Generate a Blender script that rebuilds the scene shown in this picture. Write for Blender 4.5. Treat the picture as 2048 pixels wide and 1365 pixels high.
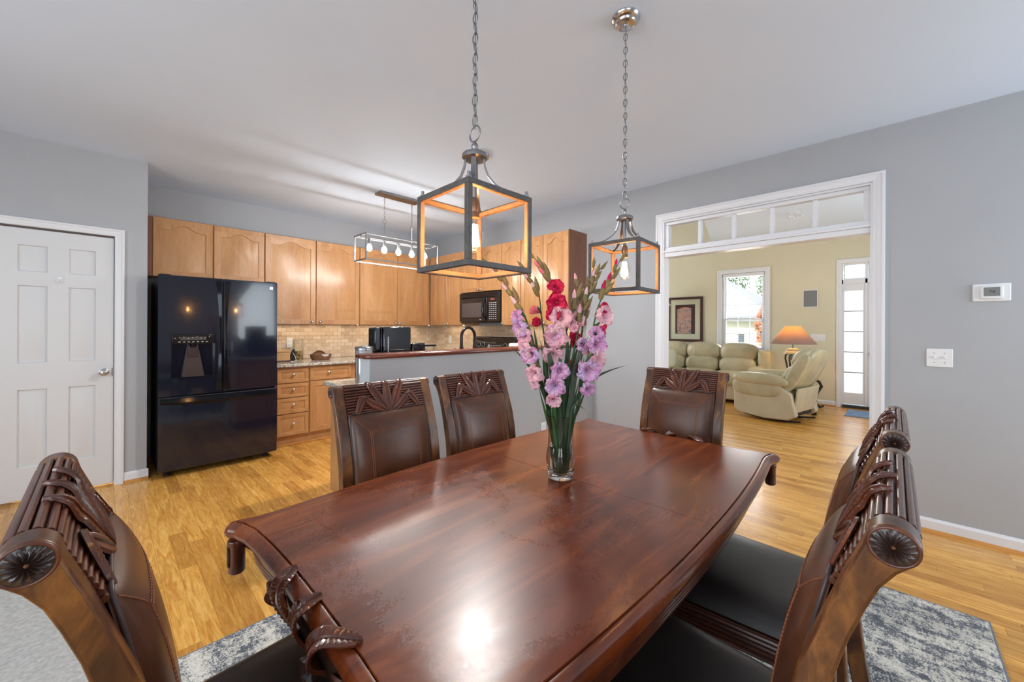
import bpy, math, random
from mathutils import Vector, Matrix
R = math.radians
random.seed(11)
scene = bpy.context.scene
C = scene.collection
for o in list(bpy.data.objects): bpy.data.objects.remove(o)

# ------------------------------------------------------------------ camera
EYE = Vector((0, 0, 1.325)); YAW = R(44.07); ROLL = R(.26)
cam = bpy.data.cameras.new('camera'); camo = bpy.data.objects.new('camera', cam); C.objects.link(camo)
cam.sensor_width = 36; cam.lens = 789.89 / 2048 * 36; cam.shift_y = -27.37 / 2048; cam.clip_start = .02; cam.clip_end = 200
_r = Vector((math.sin(YAW), -math.cos(YAW), 0)); _u = Vector((0, 0, 1)); _b = -Vector((math.cos(YAW), math.sin(YAW), 0))
_rc = _r * math.cos(ROLL) + _u * math.sin(ROLL); _uc = -_r * math.sin(ROLL) + _u * math.cos(ROLL)
M = Matrix((_rc, _uc, _b)).transposed().to_4x4(); M.translation = EYE
camo.matrix_world = M
scene.camera = camo

# ------------------------------------------------------------------ world, exposure, big lights
scene.view_settings.view_transform = 'Standard'; scene.view_settings.look = 'None'
scene.view_settings.gamma = 1; scene.view_settings.use_curve_mapping = False
scene.view_settings.exposure = 0.06
w = bpy.data.worlds.new('sky'); scene.world = w; w.use_nodes = True
nt = w.node_tree; nt.nodes.clear()
out = nt.nodes.new('ShaderNodeOutputWorld'); bg = nt.nodes.new('ShaderNodeBackground'); sk = nt.nodes.new('ShaderNodeTexSky')
sk.sky_type = 'NISHITA'; sk.sun_disc = False; sk.sun_elevation = R(48); sk.sun_rotation = R(250); sk.air_density = 1.2; sk.dust_density = 2.5
nt.links.new(sk.outputs[0], bg.inputs[0]); nt.links.new(bg.outputs[0], out.inputs[0]); bg.inputs[1].default_value = .42

def light(name, kind, loc, power, color=(1, 1, 1), size=.1, size_y=None, aim=None, spread=None):
    l = bpy.data.lights.new(name, kind); l.energy = power; l.color = color
    if kind == 'AREA':
        l.shape = 'RECTANGLE' if size_y else 'SQUARE'; l.size = size
        if size_y: l.size_y = size_y
        if spread: l.spread = spread
    elif kind == 'SUN': l.angle = size
    else: l.shadow_soft_size = size
    o = bpy.data.objects.new(name, l); C.objects.link(o); o.location = loc
    if aim is not None: o.rotation_euler = Vector(aim).to_track_quat('-Z', 'Y').to_euler()
    return o
light('sun', 'SUN', (0, 0, 10), 3.4, (1, .95, .88), R(.6), aim=(.62, -.3, -.72))
# unseen area lights added behind the camera, standing in for window daylight
light('daylight_fill', 'AREA', (-.9, -2.3, 1.5), 60, (.84, .93, 1), 2.6, 1.8, aim=(.25, 1, .05))
light('daylight_fill', 'AREA', (3.0, -2.3, 1.5), 44, (.84, .93, 1), 1.2, 1.8, aim=(-.1, 1, .1))  # added to lift the ceiling and wall on the right
light('daylight_fill', 'AREA', (-2.5, 1.2, 1.5), 78, (.84, .93, 1), 3.0, 1.8, aim=(1, 0, 0))
# area lights inside the living room's unseen side walls, then at its entrance and window
light('daylight_fill', 'AREA', (6.2, 6.3, 1.9), 108, (.94, .97, 1), 2.8, 2.4, aim=(0, -1, -.05))
light('daylight_fill', 'AREA', (6.0, -1.3, 1.6), 54, (.92, .96, 1), 2.4, 1.8, aim=(0, 1, .25))
light('daylight_door', 'AREA', (9.6, .3, 1.3), 34, (1, 1, 1), 1.8, 2.2, aim=(-1, 0, -.05))
light('daylight_fill', 'AREA', (9.0, 2.14, 1.65), 34, (1, 1, 1), .75, 1.5, aim=(-1, 0, -.1))

# ------------------------------------------------------------------ materials
def lin(r, g, b):
    f = lambda v: (v / 255 / 12.92) if v <= 10 else ((v / 255 + .055) / 1.055) ** 2.4
    return (f(r), f(g), f(b), 1)
class NT:
    def __init__(s, name):
        s.m = bpy.data.materials.new(name); s.m.use_nodes = True; s.t = s.m.node_tree
        s.b = s.t.nodes['Principled BSDF']; s.out = s.t.nodes['Material Output']
    def n(s, kind, **kw):
        nd = s.t.nodes.new('ShaderNode' + kind)
        for k, v in kw.items(): setattr(nd, k, v)
        return nd
    def l(s, a, b): s.t.links.new(a, b)
    def set(s, **kw):
        names = dict(color='Base Color', rough='Roughness', metal='Metallic', coat='Coat Weight', coatr='Coat Roughness', ior='IOR',
                     trans='Transmission Weight', emit='Emission Color', estr='Emission Strength', sheen='Sheen Weight', spec='Specular IOR Level', alpha='Alpha', aniso='Anisotropic')
        for k, v in kw.items(): s.b.inputs[names[k]].default_value = v
    def coord(s, scale=(1, 1, 1), kind='Object', rnd=0, rot=(0, 0, 0)):
        tc = s.n('TexCoord'); mp = s.n('Mapping'); mp.inputs['Scale'].default_value = scale; mp.inputs['Rotation'].default_value = rot
        src = tc.outputs[kind]
        if rnd:
            oi = s.n('ObjectInfo'); g = s.n('NewGeometry'); ad = s.n('Math', operation='ADD'); mu = s.n('Math', operation='MULTIPLY')
            s.l(oi.outputs['Random'], ad.inputs[0]); s.l(g.outputs['Random Per Island'], ad.inputs[1]); s.l(ad.outputs[0], mu.inputs[0]); mu.inputs[1].default_value = rnd
            va = s.n('VectorMath', operation='ADD'); s.l(src, va.inputs[0]); s.l(mu.outputs[0], va.inputs[1]); src = va.outputs[0]
        s.l(src, mp.inputs['Vector']); return mp.outputs[0]
    def noise(s, vec, scale, detail=4, rough=.55, dist=0):
        n = s.n('TexNoise'); n.inputs['Scale'].default_value = scale; n.inputs['Detail'].default_value = detail
        n.inputs['Roughness'].default_value = rough; n.inputs['Distortion'].default_value = dist; s.l(vec, n.inputs['Vector']); return n.outputs['Fac']
    def ramp(s, fac, stops):
        r = s.n('ValToRGB'); e = r.color_ramp.elements
        while len(e) < len(stops): e.new(.5)
        for q, (p, c) in zip(e, stops): q.position = p; q.color = c if len(c) == 4 else (*c, 1)
        s.l(fac, r.inputs[0]); return r.outputs[0]
    def bump(s, h, strength=.2, dist=.01):
        b = s.n('Bump'); b.inputs['Strength'].default_value = strength; b.inputs['Distance'].default_value = dist
        s.l(h, b.inputs['Height']); s.l(b.outputs[0], s.b.inputs['Normal'])
    def mix(s, f, a, b, mode='MIX'):
        m = s.n('Mix', data_type='RGBA', blend_type=mode)
        for v, i in ((f, 0), (a, 6), (b, 7)):
            if hasattr(v, 'is_output'): s.l(v, m.inputs[i])
            else: m.inputs[i].default_value = v
        return m.outputs[2]
    def math(s, op, a, b=0.0, clamp=False):
        m = s.n('Math', operation=op); m.use_clamp = clamp
        for v, i in ((a, 0), (b, 1)):
            if hasattr(v, 'is_output'): s.l(v, m.inputs[i])
            else: m.inputs[i].default_value = v
        return m.outputs[0]
def plain(name, col, rough=.5, metal=0, var=0, vs=8, bump=0, **kw):
    t = NT(name); c = lin(*col); t.set(color=c, rough=rough, metal=metal, **kw)
    if var or bump:
        v = t.coord(); f = t.noise(v, vs)
        if var:
            lo = tuple(max(0, x * (1 - var)) for x in c[:3]) + (1,); hi = tuple(min(1, x * (1 + var)) for x in c[:3]) + (1,)
            t.l(t.ramp(f, [(.3, lo), (.7, hi)]), t.b.inputs['Base Color'])
        if bump: t.bump(t.noise(v, vs * 12), bump, .002)
    return t.m
def wood(name, stops, scale=(1, 1, 1), ns=6, rough=.4, rnd=0, coat=0, bump=.05, dist=.6, fine=60, axisfine=(1, 1, 1), island=False, coatr=.1):
    t = NT(name); t.set(rough=rough, coat=coat, coatr=coatr)
    v = t.coord(scale, rnd=rnd); f = t.noise(v, ns, 5, .6, dist); col = t.ramp(f, stops)
    v2 = t.coord(tuple(a * b for a, b in zip(scale, axisfine)), rnd=rnd); g = t.noise(v2, fine, 3, .6)
    col = t.mix(.22, col, t.ramp(g, [(.3, (.25, .25, .25, 1)), (.7, (1, 1, 1, 1))]), 'MULTIPLY')
    if island:
        oi = t.n('ObjectInfo'); ge = t.n('NewGeometry'); a = t.math('ADD', oi.outputs['Random'], ge.outputs['Random Per Island']); a = t.math('FRACT', a)
        col = t.mix(1.0, col, t.ramp(a, [(0, (.74, .66, .55, 1)), (.5, (1, .97, .92, 1)), (1, (1.12, 1.12, 1.08, 1))]), 'MULTIPLY')
    t.l(col, t.b.inputs['Base Color']); t.bump(g, bump, .001); return t.m

MT = {}
MT['wall'] = plain('painted_wall_gray', (172, 174, 178), .75, var=.02, vs=3, bump=.03)
MT['ceiling'] = plain('painted_ceiling', (214, 228, 246), .9, var=.01, vs=2)
MT['white'] = plain('white_trim_paint', (226, 227, 231), .35, var=.01)
MT['doorwhite'] = plain('white_door_paint', (214, 215, 217), .42, bump=.04, vs=6)
MT['tan'] = plain('painted_wall_tan', (212, 205, 178), .75, var=.02, vs=3)
MT['endgray'] = plain('painted_end_gray', (190, 197, 205), .7)
MT['plank'] = wood('oak_floor_plank', [(.25, lin(188, 122, 44)), (.5, lin(224, 166, 82)), (.72, lin(244, 194, 110))], (16, 1.6, 4), 2.2, .27, rnd=37, coat=.15, bump=.05, dist=1.6, fine=9, island=True)
MT['shoe'] = plain('oak_shoe_moulding', (198, 136, 62), .4, var=.1)
MT['maple'] = wood('honey_maple_cabinet', [(.25, lin(178, 124, 76)), (.5, lin(196, 144, 94)), (.75, lin(210, 160, 112))], (2.2, 2.2, .35), 3, .3, rnd=9, coat=.25, bump=.02, dist=.7, fine=40, coatr=.25)
MT['maple_dark'] = wood('dark_maple_panel', [(.3, lin(118, 72, 50)), (.7, lin(140, 90, 64))], (2, 2, .3), 3, .35, rnd=5, coat=.2, bump=.02)  # darker brown maple for the side panel, filler and toe kick
MT['cherry'] = wood('cherry_bar_cap', [(.3, lin(84, 36, 22)), (.7, lin(124, 58, 36))], (.6, 5, 5), 4, .22, coat=.5, bump=.02)
MT['darkwood'] = wood('carved_mahogany', [(.2, lin(44, 20, 13)), (.5, lin(88, 42, 25)), (.8, lin(128, 66, 36))], (3, 3, 1.4), 3.2, .3, rnd=7, coat=.35, bump=.06, dist=.8, fine=50, coatr=.16)
MT['postwood'] = wood('amber_mahogany_post', [(.3, lin(44, 22, 10)), (.5, lin(92, 52, 22)), (.68, lin(146, 92, 38))], (5, 5, 2.2), 2.6, .36, rnd=7, coat=.22, bump=.05, dist=.8, fine=50, coatr=.2)
MT['carving'] = wood('carved_black_walnut', [(.2, lin(30, 20, 18)), (.8, lin(64, 44, 38))], (3, 3, 3), 5, .32, coat=.3, bump=.1)
def tabletop_mat():
    t = NT('worn_mahogany_tabletop'); v = t.coord((1.1, 7, 4)); v0 = t.coord()
    f = t.noise(v, 1.6, 6, .6, 1.2); g = t.noise(t.coord((3, 60, 10)), 5, 3, .6)
    col = t.ramp(f, [(.2, lin(72, 28, 10)), (.5, lin(120, 54, 20)), (.8, lin(172, 94, 40))])
    col = t.mix(.22, col, t.ramp(g, [(.3, (.4, .4, .4, 1)), (.7, (1, 1, 1, 1))]), 'MULTIPLY')
    dk = t.noise(t.coord((2, 3, 1)), 1.3, 3, .5); col = t.mix(t.math('MULTIPLY', dk, .5), col, lin(56, 22, 14))
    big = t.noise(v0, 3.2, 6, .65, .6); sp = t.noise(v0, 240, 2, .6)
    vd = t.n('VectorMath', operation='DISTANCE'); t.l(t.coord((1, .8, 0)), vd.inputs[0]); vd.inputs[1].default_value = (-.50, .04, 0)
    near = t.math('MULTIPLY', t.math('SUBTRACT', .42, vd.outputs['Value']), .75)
    wear_glare = t.math('ADD', t.math('ADD', big, near), t.math('MULTIPLY', t.math('SUBTRACT', sp, .5), .30))
    wm = t.ramp(wear_glare, [(.47, (0, 0, 0, 1)), (.68, (1, 1, 1, 1))])
    col = t.mix(t.math('MULTIPLY', wm, .03), col, lin(170, 150, 160))  # faint pale haze of lamp glare mixed into the worn patch's colour
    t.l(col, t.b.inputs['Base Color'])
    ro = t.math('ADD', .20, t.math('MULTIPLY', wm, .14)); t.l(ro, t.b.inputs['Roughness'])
    t.set(spec=.6, coat=.10, coatr=.2); t.bump(sp, .012, .0005); return t.m
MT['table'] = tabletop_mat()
def leather(name, lo, hi, rough=.36):
    t = NT(name); v = t.coord(); f = t.noise(v, 5, 5, .6)
    t.l(t.ramp(f, [(.3, lin(*lo)), (.7, lin(*hi))]), t.b.inputs['Base Color'])
    vo = t.n('TexVoronoi'); vo.inputs['Scale'].default_value = 420; t.l(v, vo.inputs['Vector'])
    h = t.math('ADD', vo.outputs['Distance'], t.math('MULTIPLY', t.noise(v, 30, 3), .8)); t.bump(h, .12, .0012)
    t.set(rough=rough, spec=.5, coat=.12, coatr=.3); return t.m
MT['leather'] = leather('dark_brown_leather', (60, 33, 22), (102, 60, 36), .33)
MT['seatleather'] = leather('near_black_leather', (26, 22, 22), (44, 36, 34), .42)
MT['cream'] = leather('sage_cream_leather', (166, 158, 126), (194, 184, 152), .38)
MT['cream2'] = leather('sage_cream_side_panel', (184, 174, 148), (200, 190, 164), .5)
MT['stitch'] = plain('rust_stitching', (140, 82, 54), .7)
MT['piping'] = plain('grey_brown_piping', (70, 56, 56), .4)
MT['black'] = plain('black_enamel', (16, 17, 22), .16, coat=.4)
MT['fridge'] = plain('glossy_black_appliance', (17, 23, 38), .13, spec=.5, coat=.6, coatr=.05)
MT['fridgeside'] = plain('matte_black_case', (20, 22, 26), .5)
MT['chromeblack'] = plain('polished_black_trim', (30, 32, 38), .1, metal=.6)
MT['panelblack'] = plain('smoked_control_glass', (30, 28, 26), .08)
MT['glyph'] = plain('pale_printed_marks', (190, 195, 205), .6)
MT['recess'] = plain('brown_black_recess', (54, 40, 38), .3)
MT['chrome'] = plain('brushed_nickel', (200, 200, 202), .22, metal=1)
MT['steel'] = plain('dark_brushed_steel', (150, 150, 152), .32, metal=1, var=.1, vs=20)
MT['galv'] = plain('rubbed_pewter_frame', (86, 82, 80), .5, metal=.2, var=.22, vs=50, bump=.2)
MT['liner'] = plain('bulb_glow_liner', (168, 132, 96), .55, var=.15, vs=40)  # warm bulb glow painted as the colour of the lantern's inner faces
MT['whiteframe'] = plain('nickel_box_frame', (112, 112, 114), .5, metal=.1)
MT['brass'] = plain('aged_copper_socket', (150, 110, 84), .35, metal=.8)
MT['bronze'] = plain('oil_rubbed_bronze', (38, 32, 30), .28, metal=.6)
MT['iron'] = plain('antiqued_iron', (62, 58, 54), .45, metal=.5, var=.2, vs=30)
MT['stone'] = plain('cream_stone_cap', (190, 168, 124), .5, var=.1)
MT['glassdark'] = plain('smoked_oven_window', (78, 72, 72), .12)
MT['red'] = plain('red_display', (150, 70, 60), .3)
MT['woven'] = plain('woven_rattan', (120, 78, 52), .6, var=.35, vs=70, bump=.6)
MT['bamboo'] = plain('honey_bamboo', (196, 150, 100), .45, var=.12)
MT['cork'] = plain('cork_and_preserve', (150, 120, 60), .7, var=.3, vs=40)
MT['ceramic'] = plain('white_glazed_ceramic', (232, 232, 230), .2)
MT['plastic'] = plain('white_plastic_plate', (228, 229, 230), .35)
MT['lcd'] = plain('gray_liquid_crystal', (120, 122, 120), .3)
MT['ink'] = plain('dark_ink', (40, 40, 42), .6)
MT['rubber'] = plain('black_rubber', (20, 20, 20), .7)
MT['shadecloth'] = None
def granite(name, cols):
    t = NT(name); v = t.coord(); n1 = t.noise(v, 60, 5, .7); n2 = t.noise(v, 18, 3, .6)
    c = t.ramp(n1, [(.36, lin(*cols[0])), (.46, lin(*cols[1])), (.55, lin(*cols[2])), (.68, lin(*cols[3]))])
    c = t.mix(t.math('MULTIPLY', n2, .4), c, lin(*cols[2])); t.l(c, t.b.inputs['Base Color']); t.set(rough=.12, spec=.5); return t.m
MT['granite'] = granite('speckled_granite', [(40, 38, 36), (150, 145, 140), (214, 208, 196), (176, 150, 120)])
def tile_mat():
    t = NT('tumbled_travertine_tile'); v = t.coord(rnd=13); oi = t.n('ObjectInfo'); ge = t.n('NewGeometry')
    a = t.math('FRACT', t.math('ADD', oi.outputs['Random'], ge.outputs['Random Per Island']))
    c = t.ramp(a, [(0, lin(186, 160, 130)), (.5, lin(210, 188, 160)), (1, lin(222, 206, 184))])
    c = t.mix(.3, c, t.ramp(t.noise(v, 40), [(.3, lin(176, 150, 120)), (.7, lin(230, 214, 192))])); t.l(c, t.b.inputs['Base Color']); t.set(rough=.4); return t.m
MT['tile'] = tile_mat()
MT['grout'] = plain('pale_grout', (214, 202, 184), .85)
def rug_mat():
    t = NT('distressed_wool_rug'); v = t.coord((2.6, 1, 1), rot=(0, 0, .12)); v2 = t.coord((1, 2.8, 1), rot=(0, 0, .3))
    a = t.noise(v, 6, 5, .75, .6); b = t.noise(v2, 8, 5, .8, .6); f = t.noise(t.coord(), 150, 2, .7)
    m = t.math('ADD', t.math('MULTIPLY', a, .55), t.math('MULTIPLY', b, .45)); m = t.math('ADD', m, t.math('MULTIPLY', t.math('SUBTRACT', f, .5), .35))
    c = t.ramp(m, [(.42, lin(74, 78, 88)), (.475, lin(110, 114, 122)), (.505, lin(190, 187, 178)), (.60, lin(224, 220, 208))])
    t.l(c, t.b.inputs['Base Color']); t.set(rough=.95, sheen=.2); t.bump(f, .8, .006); return t.m
MT['rug'] = rug_mat()
MT['rugedge'] = plain('slate_blue_binding', (112, 120, 132), .9, bump=.5)
MT['shag'] = plain('light_gray_shag', (184, 182, 178), .95, var=.2, vs=60, bump=.9)
MT['mat'] = plain('blue_doormat', (120, 150, 190), .9, var=.3, vs=14)
def thin_glass(name, tint=(1, 1, 1, 1), refl=.12, rough=0.0):
    t = NT(name); tr = t.n('BsdfTransparent'); tr.inputs[0].default_value = tint; gl = t.n('BsdfGlossy'); gl.inputs['Roughness'].default_value = rough
    fr = t.n('Fresnel'); fr.inputs[0].default_value = 1.45; ms = t.n('MixShader'); t.l(t.math('MULTIPLY', fr.outputs[0], refl * 8, True), ms.inputs[0])
    t.l(tr.outputs[0], ms.inputs[1]); t.l(gl.outputs[0], ms.inputs[2]); t.l(ms.outputs[0], t.out.inputs[0]); return t.m
MT['pane'] = thin_glass('window_glass', refl=.10)
MT['bulb'] = thin_glass('clear_bulb_glass', (1, .98, .95, 1), refl=.025)
MT['jarglass'] = thin_glass('thin_jar_glass', (.97, .98, .97, 1), refl=.05)
def frosted():
    t = NT('frosted_door_glass'); t.set(color=(.92, .93, .93, 1), rough=.5)
    tl = t.n('BsdfTranslucent'); tl.inputs[0].default_value = (.97, .97, .97, 1); ms = t.n('MixShader'); ms.inputs[0].default_value = .75
    t.l(t.b.outputs[0], ms.inputs[1]); t.l(tl.outputs[0], ms.inputs[2]); t.l(ms.outputs[0], t.out.inputs[0]); return t.m
MT['frosted'] = frosted()
def glassy(name, col, ior, rough=0):
    t = NT(name); t.set(color=col, ior=ior, trans=1, rough=rough); return t.m
MT['vaseglass'] = glassy('clear_vase_glass', (1, 1, 1, 1), 1.45)
MT['water'] = glassy('vase_water', (.88, .97, .80, 1), 1.33)
def emitter(name, col, s):
    t = NT(name); t.set(color=(0, 0, 0, 1), emit=(*col, 1), estr=s, rough=1); return t.m
MT['filament'] = emitter('amber_filament_glow', (1, .47, .14), 115)
MT['hotbulb'] = emitter('cool_white_bulb_glow', (1, .98, .94), 60)
MT['led'] = emitter('warm_led_glow', (1, .8, .5), 14)
MT['disc'] = emitter('ceiling_disc_glow', (1, .98, .95), 30)
def shade(name, col, tc):
    t = NT(name); t.set(color=lin(*col), rough=.8); tl = t.n('BsdfTranslucent'); tl.inputs[0].default_value = lin(*tc); ms = t.n('MixShader'); ms.inputs[0].default_value = .4
    t.l(t.b.outputs[0], ms.inputs[1]); t.l(tl.outputs[0], ms.inputs[2]); t.l(ms.outputs[0], t.out.inputs[0]); return t.m
MT['shadecloth'] = shade('taupe_linen_shade', (146, 138, 140), (250, 212, 120)); MT['shadecream'] = shade('cream_lamp_shade', (226, 222, 205), (240, 225, 190))
MT['blind'] = shade('white_blind_slat', (236, 236, 236), (240, 240, 240))
def petal(name, a, b, c):
    t = NT(name); v = t.coord(rnd=3); f = t.noise(v, 22, 3, .5); col = t.ramp(f, [(.3, lin(*a)), (.5, lin(*b)), (.7, lin(*c))])
    t.l(col, t.b.inputs['Base Color']); t.set(rough=.55); tl = t.n('BsdfTranslucent'); t.l(col, tl.inputs[0]); ms = t.n('MixShader'); ms.inputs[0].default_value = .3
    t.l(t.b.outputs[0], ms.inputs[1]); t.l(tl.outputs[0], ms.inputs[2]); t.l(ms.outputs[0], t.out.inputs[0]); return t.m
MT['p_lilac'] = petal('lilac_petal', (222, 158, 206), (234, 186, 222), (222, 206, 240)); MT['p_pink'] = petal('blush_petal', (244, 176, 196), (246, 204, 216), (250, 226, 230))
MT['p_hot'] = petal('crimson_pink_petal', (190, 10, 70), (214, 20, 90), (232, 70, 110)); MT['p_rose'] = petal('rose_petal', (226, 90, 130), (236, 130, 150), (240, 160, 175))
MT['p_dark'] = plain('plum_throat', (110, 30, 80), .6)
MT['stem'] = plain('green_stem', (52, 88, 46), .45, var=.25, vs=12); MT['bud'] = plain('olive_brown_sheath', (120, 106, 62), .5, var=.3, vs=20); MT['blade'] = plain('deep_green_blade', (44, 66, 38), .45, var=.2, vs=10)
MT['grass'] = plain('lawn_grass', (110, 140, 70), .9, var=.3, vs=3); MT['roofing'] = plain('pale_asphalt_shingle', (168, 172, 184), .9, var=.12, vs=30); MT['siding'] = plain('cream_lap_siding', (232, 222, 206), .7, var=.03)
MT['leafg'] = plain('oak_foliage', (96, 128, 66), .7, var=.4, vs=6); MT['leafr'] = plain('red_maple_foliage', (214, 142, 108), .7, var=.3, vs=6); MT['bark'] = plain('gray_bark', (90, 78, 66), .9, var=.3)
MT['frame'] = plain('dark_cherry_picture_frame', (66, 30, 30), .3, var=.2, vs=30); MT['matboard'] = plain('sage_mat_board', (196, 196, 172), .8); MT['shutter'] = plain('slate_shutter', (96, 104, 112), .6)
def art():
    t = NT('abstract_garden_print'); v = t.coord((6, 6, 6)); n = t.n('TexNoise'); n.inputs['Scale'].default_value = 4; n.inputs['Detail'].default_value = 4; t.l(v, n.inputs[0])
    c = t.ramp(n.outputs['Fac'], [(.3, lin(80, 90, 110)), (.42, lin(150, 128, 120)), (.5, lin(170, 150, 150)), (.6, lin(190, 120, 80)), (.7, lin(210, 180, 150))]); t.l(c, t.b.inputs['Base Color']); t.set(rough=.3); return t.m
MT['art'] = art()

# ------------------------------------------------------------------ mesh helpers
class MB:
    def __init__(s): s.v = []; s.f = []
    def add(s, vs, fs):
        o = len(s.v); s.v += [tuple(p) for p in vs]; s.f += [tuple(i + o for i in q) for q in fs]; return s
    def box(s, x0, x1, y0, y1, z0, z1):
        return s.add([(x, y, z) for x in (x0, x1) for y in (y0, y1) for z in (z0, z1)],
                     [(0, 1, 3, 2), (4, 6, 7, 5), (0, 4, 5, 1), (2, 3, 7, 6), (0, 2, 6, 4), (1, 5, 7, 3)])
    def grid(s, fn, nu, nv, cu=False, cv=False, flip=False):
        U = nu if cu else nu + 1; V = nv if cv else nv + 1
        vs = [fn(i / nu, j / nv) for i in range(U) for j in range(V)]; fs = []
        for i in range(nu):
            for j in range(nv):
                a, b = i, (i + 1) % U; c, d = j, (j + 1) % V; q = (a * V + c, b * V + c, b * V + d, a * V + d); fs.append(q[::-1] if flip else q)
        return s.add(vs, fs)
    def loops(s, loops, cap0=True, cap1=True):
        n = len(loops[0]); vs = [p for l in loops for p in l]; fs = []
        for k in range(len(loops) - 1):
            for i in range(n):
                j = (i + 1) % n; fs.append((k * n + i, k * n + j, (k + 1) * n + j, (k + 1) * n + i))
        if cap0: fs.append(tuple(range(n))[::-1])
        if cap1: fs.append(tuple((len(loops) - 1) * n + i for i in range(n)))
        return s.add(vs, fs)
    def lathe(s, prof, n=24, c=(0, 0, 0), cap=True, rib=None):
        L = []
        for r, z in prof:
            L.append([(c[0] + (r * (rib(a, z) if rib else 1)) * math.cos(a), c[1] + (r * (rib(a, z) if rib else 1)) * math.sin(a), c[2] + z) for a in (2 * math.pi * i / n for i in range(n))])
        return s.loops(L, cap, cap)
    def tube(s, pts, r, n=8, closed=False, flat=None):
        P = [Vector(p) for p in pts]; m = len(P); rs = r if isinstance(r, (list, tuple)) else [r] * m; L = []
        up = None
        for i, p in enumerate(P):
            a = P[i - 1] if (i or closed) else P[0]; b = P[(i + 1) % m] if (i < m - 1 or closed) else P[-1]
            t = (b - a).normalized()
            if up is None: up = Vector((0, 0, 1)) if abs(t.z) < .9 else Vector((1, 0, 0))
            x = t.cross(up)
            if x.length < 1e-4: x = t.orthogonal()
            x.normalize(); y = x.cross(t).normalized(); up = y
            k = flat if flat else 1
            L.append([tuple(p + x * rs[i] * math.cos(q) + y * rs[i] * k * math.sin(q)) for q in (2 * math.pi * j / n for j in range(n))])
        if closed: L.append(L[0]); return s.loops(L, False, False)
        return s.loops(L)
    def prism(s, poly, m0, m1):
        return s.loops([[m0(*p) for p in poly], [m1(*p) for p in poly]])
    def shift(s, k, fn): s.v = s.v[:k] + [tuple(fn(*p)) for p in s.v[k:]]; return s
def mesh_of(name, mb, m, smooth=35, fix=True):
    me = bpy.data.meshes.new(name); me.from_pydata(mb.v, [], mb.f)
    if fix:
        import bmesh
        b = bmesh.new(); b.from_mesh(me); bmesh.ops.recalc_face_normals(b, faces=b.faces); b.to_mesh(me); b.free()
    me.materials.append(m if not isinstance(m, str) else MT[m])
    if smooth:
        me.polygons.foreach_set('use_smooth', [True] * len(me.polygons)); me.set_sharp_from_angle(angle=R(smooth))
    me.update(); return me
def obj(name, mb, m, parent=None, smooth=35, bevel=0, loc=None, rz=0, seg=2):
    me = mb if isinstance(mb, bpy.types.Mesh) else mesh_of(name, mb, m, smooth)
    o = bpy.data.objects.new(name, me); C.objects.link(o); o.parent = parent
    if loc is not None: o.location = loc
    if rz: o.rotation_euler = (0, 0, rz)
    if bevel:
        b = o.modifiers.new('bevel', 'BEVEL'); b.width = bevel; b.segments = seg; b.limit_method = 'ANGLE'; b.angle_limit = R(40); b.harden_normals = False
    return o
def tag(o, label, cat, group=None, kind=None):
    if label: o['label'] = label
    if cat: o['category'] = cat
    if group: o['group'] = group
    if kind: o['kind'] = kind
    return o
def thing(name, label, cat, loc=(0, 0, 0), rz=0, group=None):
    o = bpy.data.objects.new(name, None); C.objects.link(o); o.location = loc; o.rotation_euler = (0, 0, rz); o.empty_display_size = .1
    return tag(o, label, cat, group)
def struct(name, mb, m, label=None, cat=None, parent=None, **kw):
    o = obj(name, mb, m, parent, **kw)
    if parent is None: tag(o, label, cat, kind='structure')
    return o
def copy_tree(o, parent=None):
    c = o.copy(); C.objects.link(c)
    if parent is not None: c.parent = parent
    for ch in [x for x in KIDS.get(o.name, [])]:
        d = copy_tree(ch, c); KIDS.setdefault(c.name, []).append(d)
    return c
KIDS = {}
def index_kids():
    KIDS.clear()
    for o in bpy.data.objects:
        if o.parent: KIDS.setdefault(o.parent.name, []).append(o)
def look_at(a): pass

# ================================================================== STRUCTURE
XR, YP, YK, XL, H = 3.774, 4.662, 5.39, 8.70, 2.74
# floor: subfloor slab, oak strips laid along Y
fl = struct('floor', MB().box(-2.6, 8.7, -2.4, 6.4, -.08, -.012), 'shoe', 'honey oak strip floor running through dining room, kitchen and living room', 'floor', smooth=0)
pl_w = .076; rows = []
rg = random.Random(5)
x = -2.6
while x < 8.69:
    y = -2.4 - rg.random() * .8
    while y < 6.4:
        L = rg.choice((.38, .5, .62, .75, .9, 1.1)); y0, y1 = max(y, -2.4), min(y + L, 6.4)
        if y1 - y0 > .03: rows.append((x, min(x + pl_w, 8.7), y0, y1))
        y += L
    x += pl_w
fw = Vector((math.cos(YAW), math.sin(YAW))); rt = Vector((math.sin(YAW), -math.cos(YAW)))
def shown(r):
    cx, cy = (r[0] + r[1]) / 2, (r[2] + r[3]) / 2; t = cx * fw.x + cy * fw.y; a = (cx * rt.x + cy * rt.y)
    if t < .9 or abs(a / t) > 1.34 or 1.325 / t > .93: return 1e9
    if -.3 < cx < 2.7 and -.3 < cy < 1.9: return 1e9          # under the rug and the table
    if cy > 4.85 or (cx > 1.25 and 2.5 < cy < 4.8 ) or (cx < .26 and cy > 4.65): return 1e9
    if cx > 3.9 and not (cy < .42 * cx): return 1e9
    return t
rows.sort(key=shown)
plank_cache = {}
def plank_box(mb, r, g=.0004): return mb.box(r[0] + g, r[1] - g, r[2] + g, r[3] - g, -.012, 0)
for r in rows[:296]:
    key = (round(r[3] - r[2], 3), round(r[1] - r[0], 3))
    if key not in plank_cache: plank_cache[key] = mesh_of('plank', plank_box(MB(), (0, r[1] - r[0], 0, r[3] - r[2])), 'plank', 0)
    obj('plank', plank_cache[key], None, fl, loc=(r[0], r[2], 0))
mb = MB()
for r in rows[296:]: plank_box(mb, r)
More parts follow.
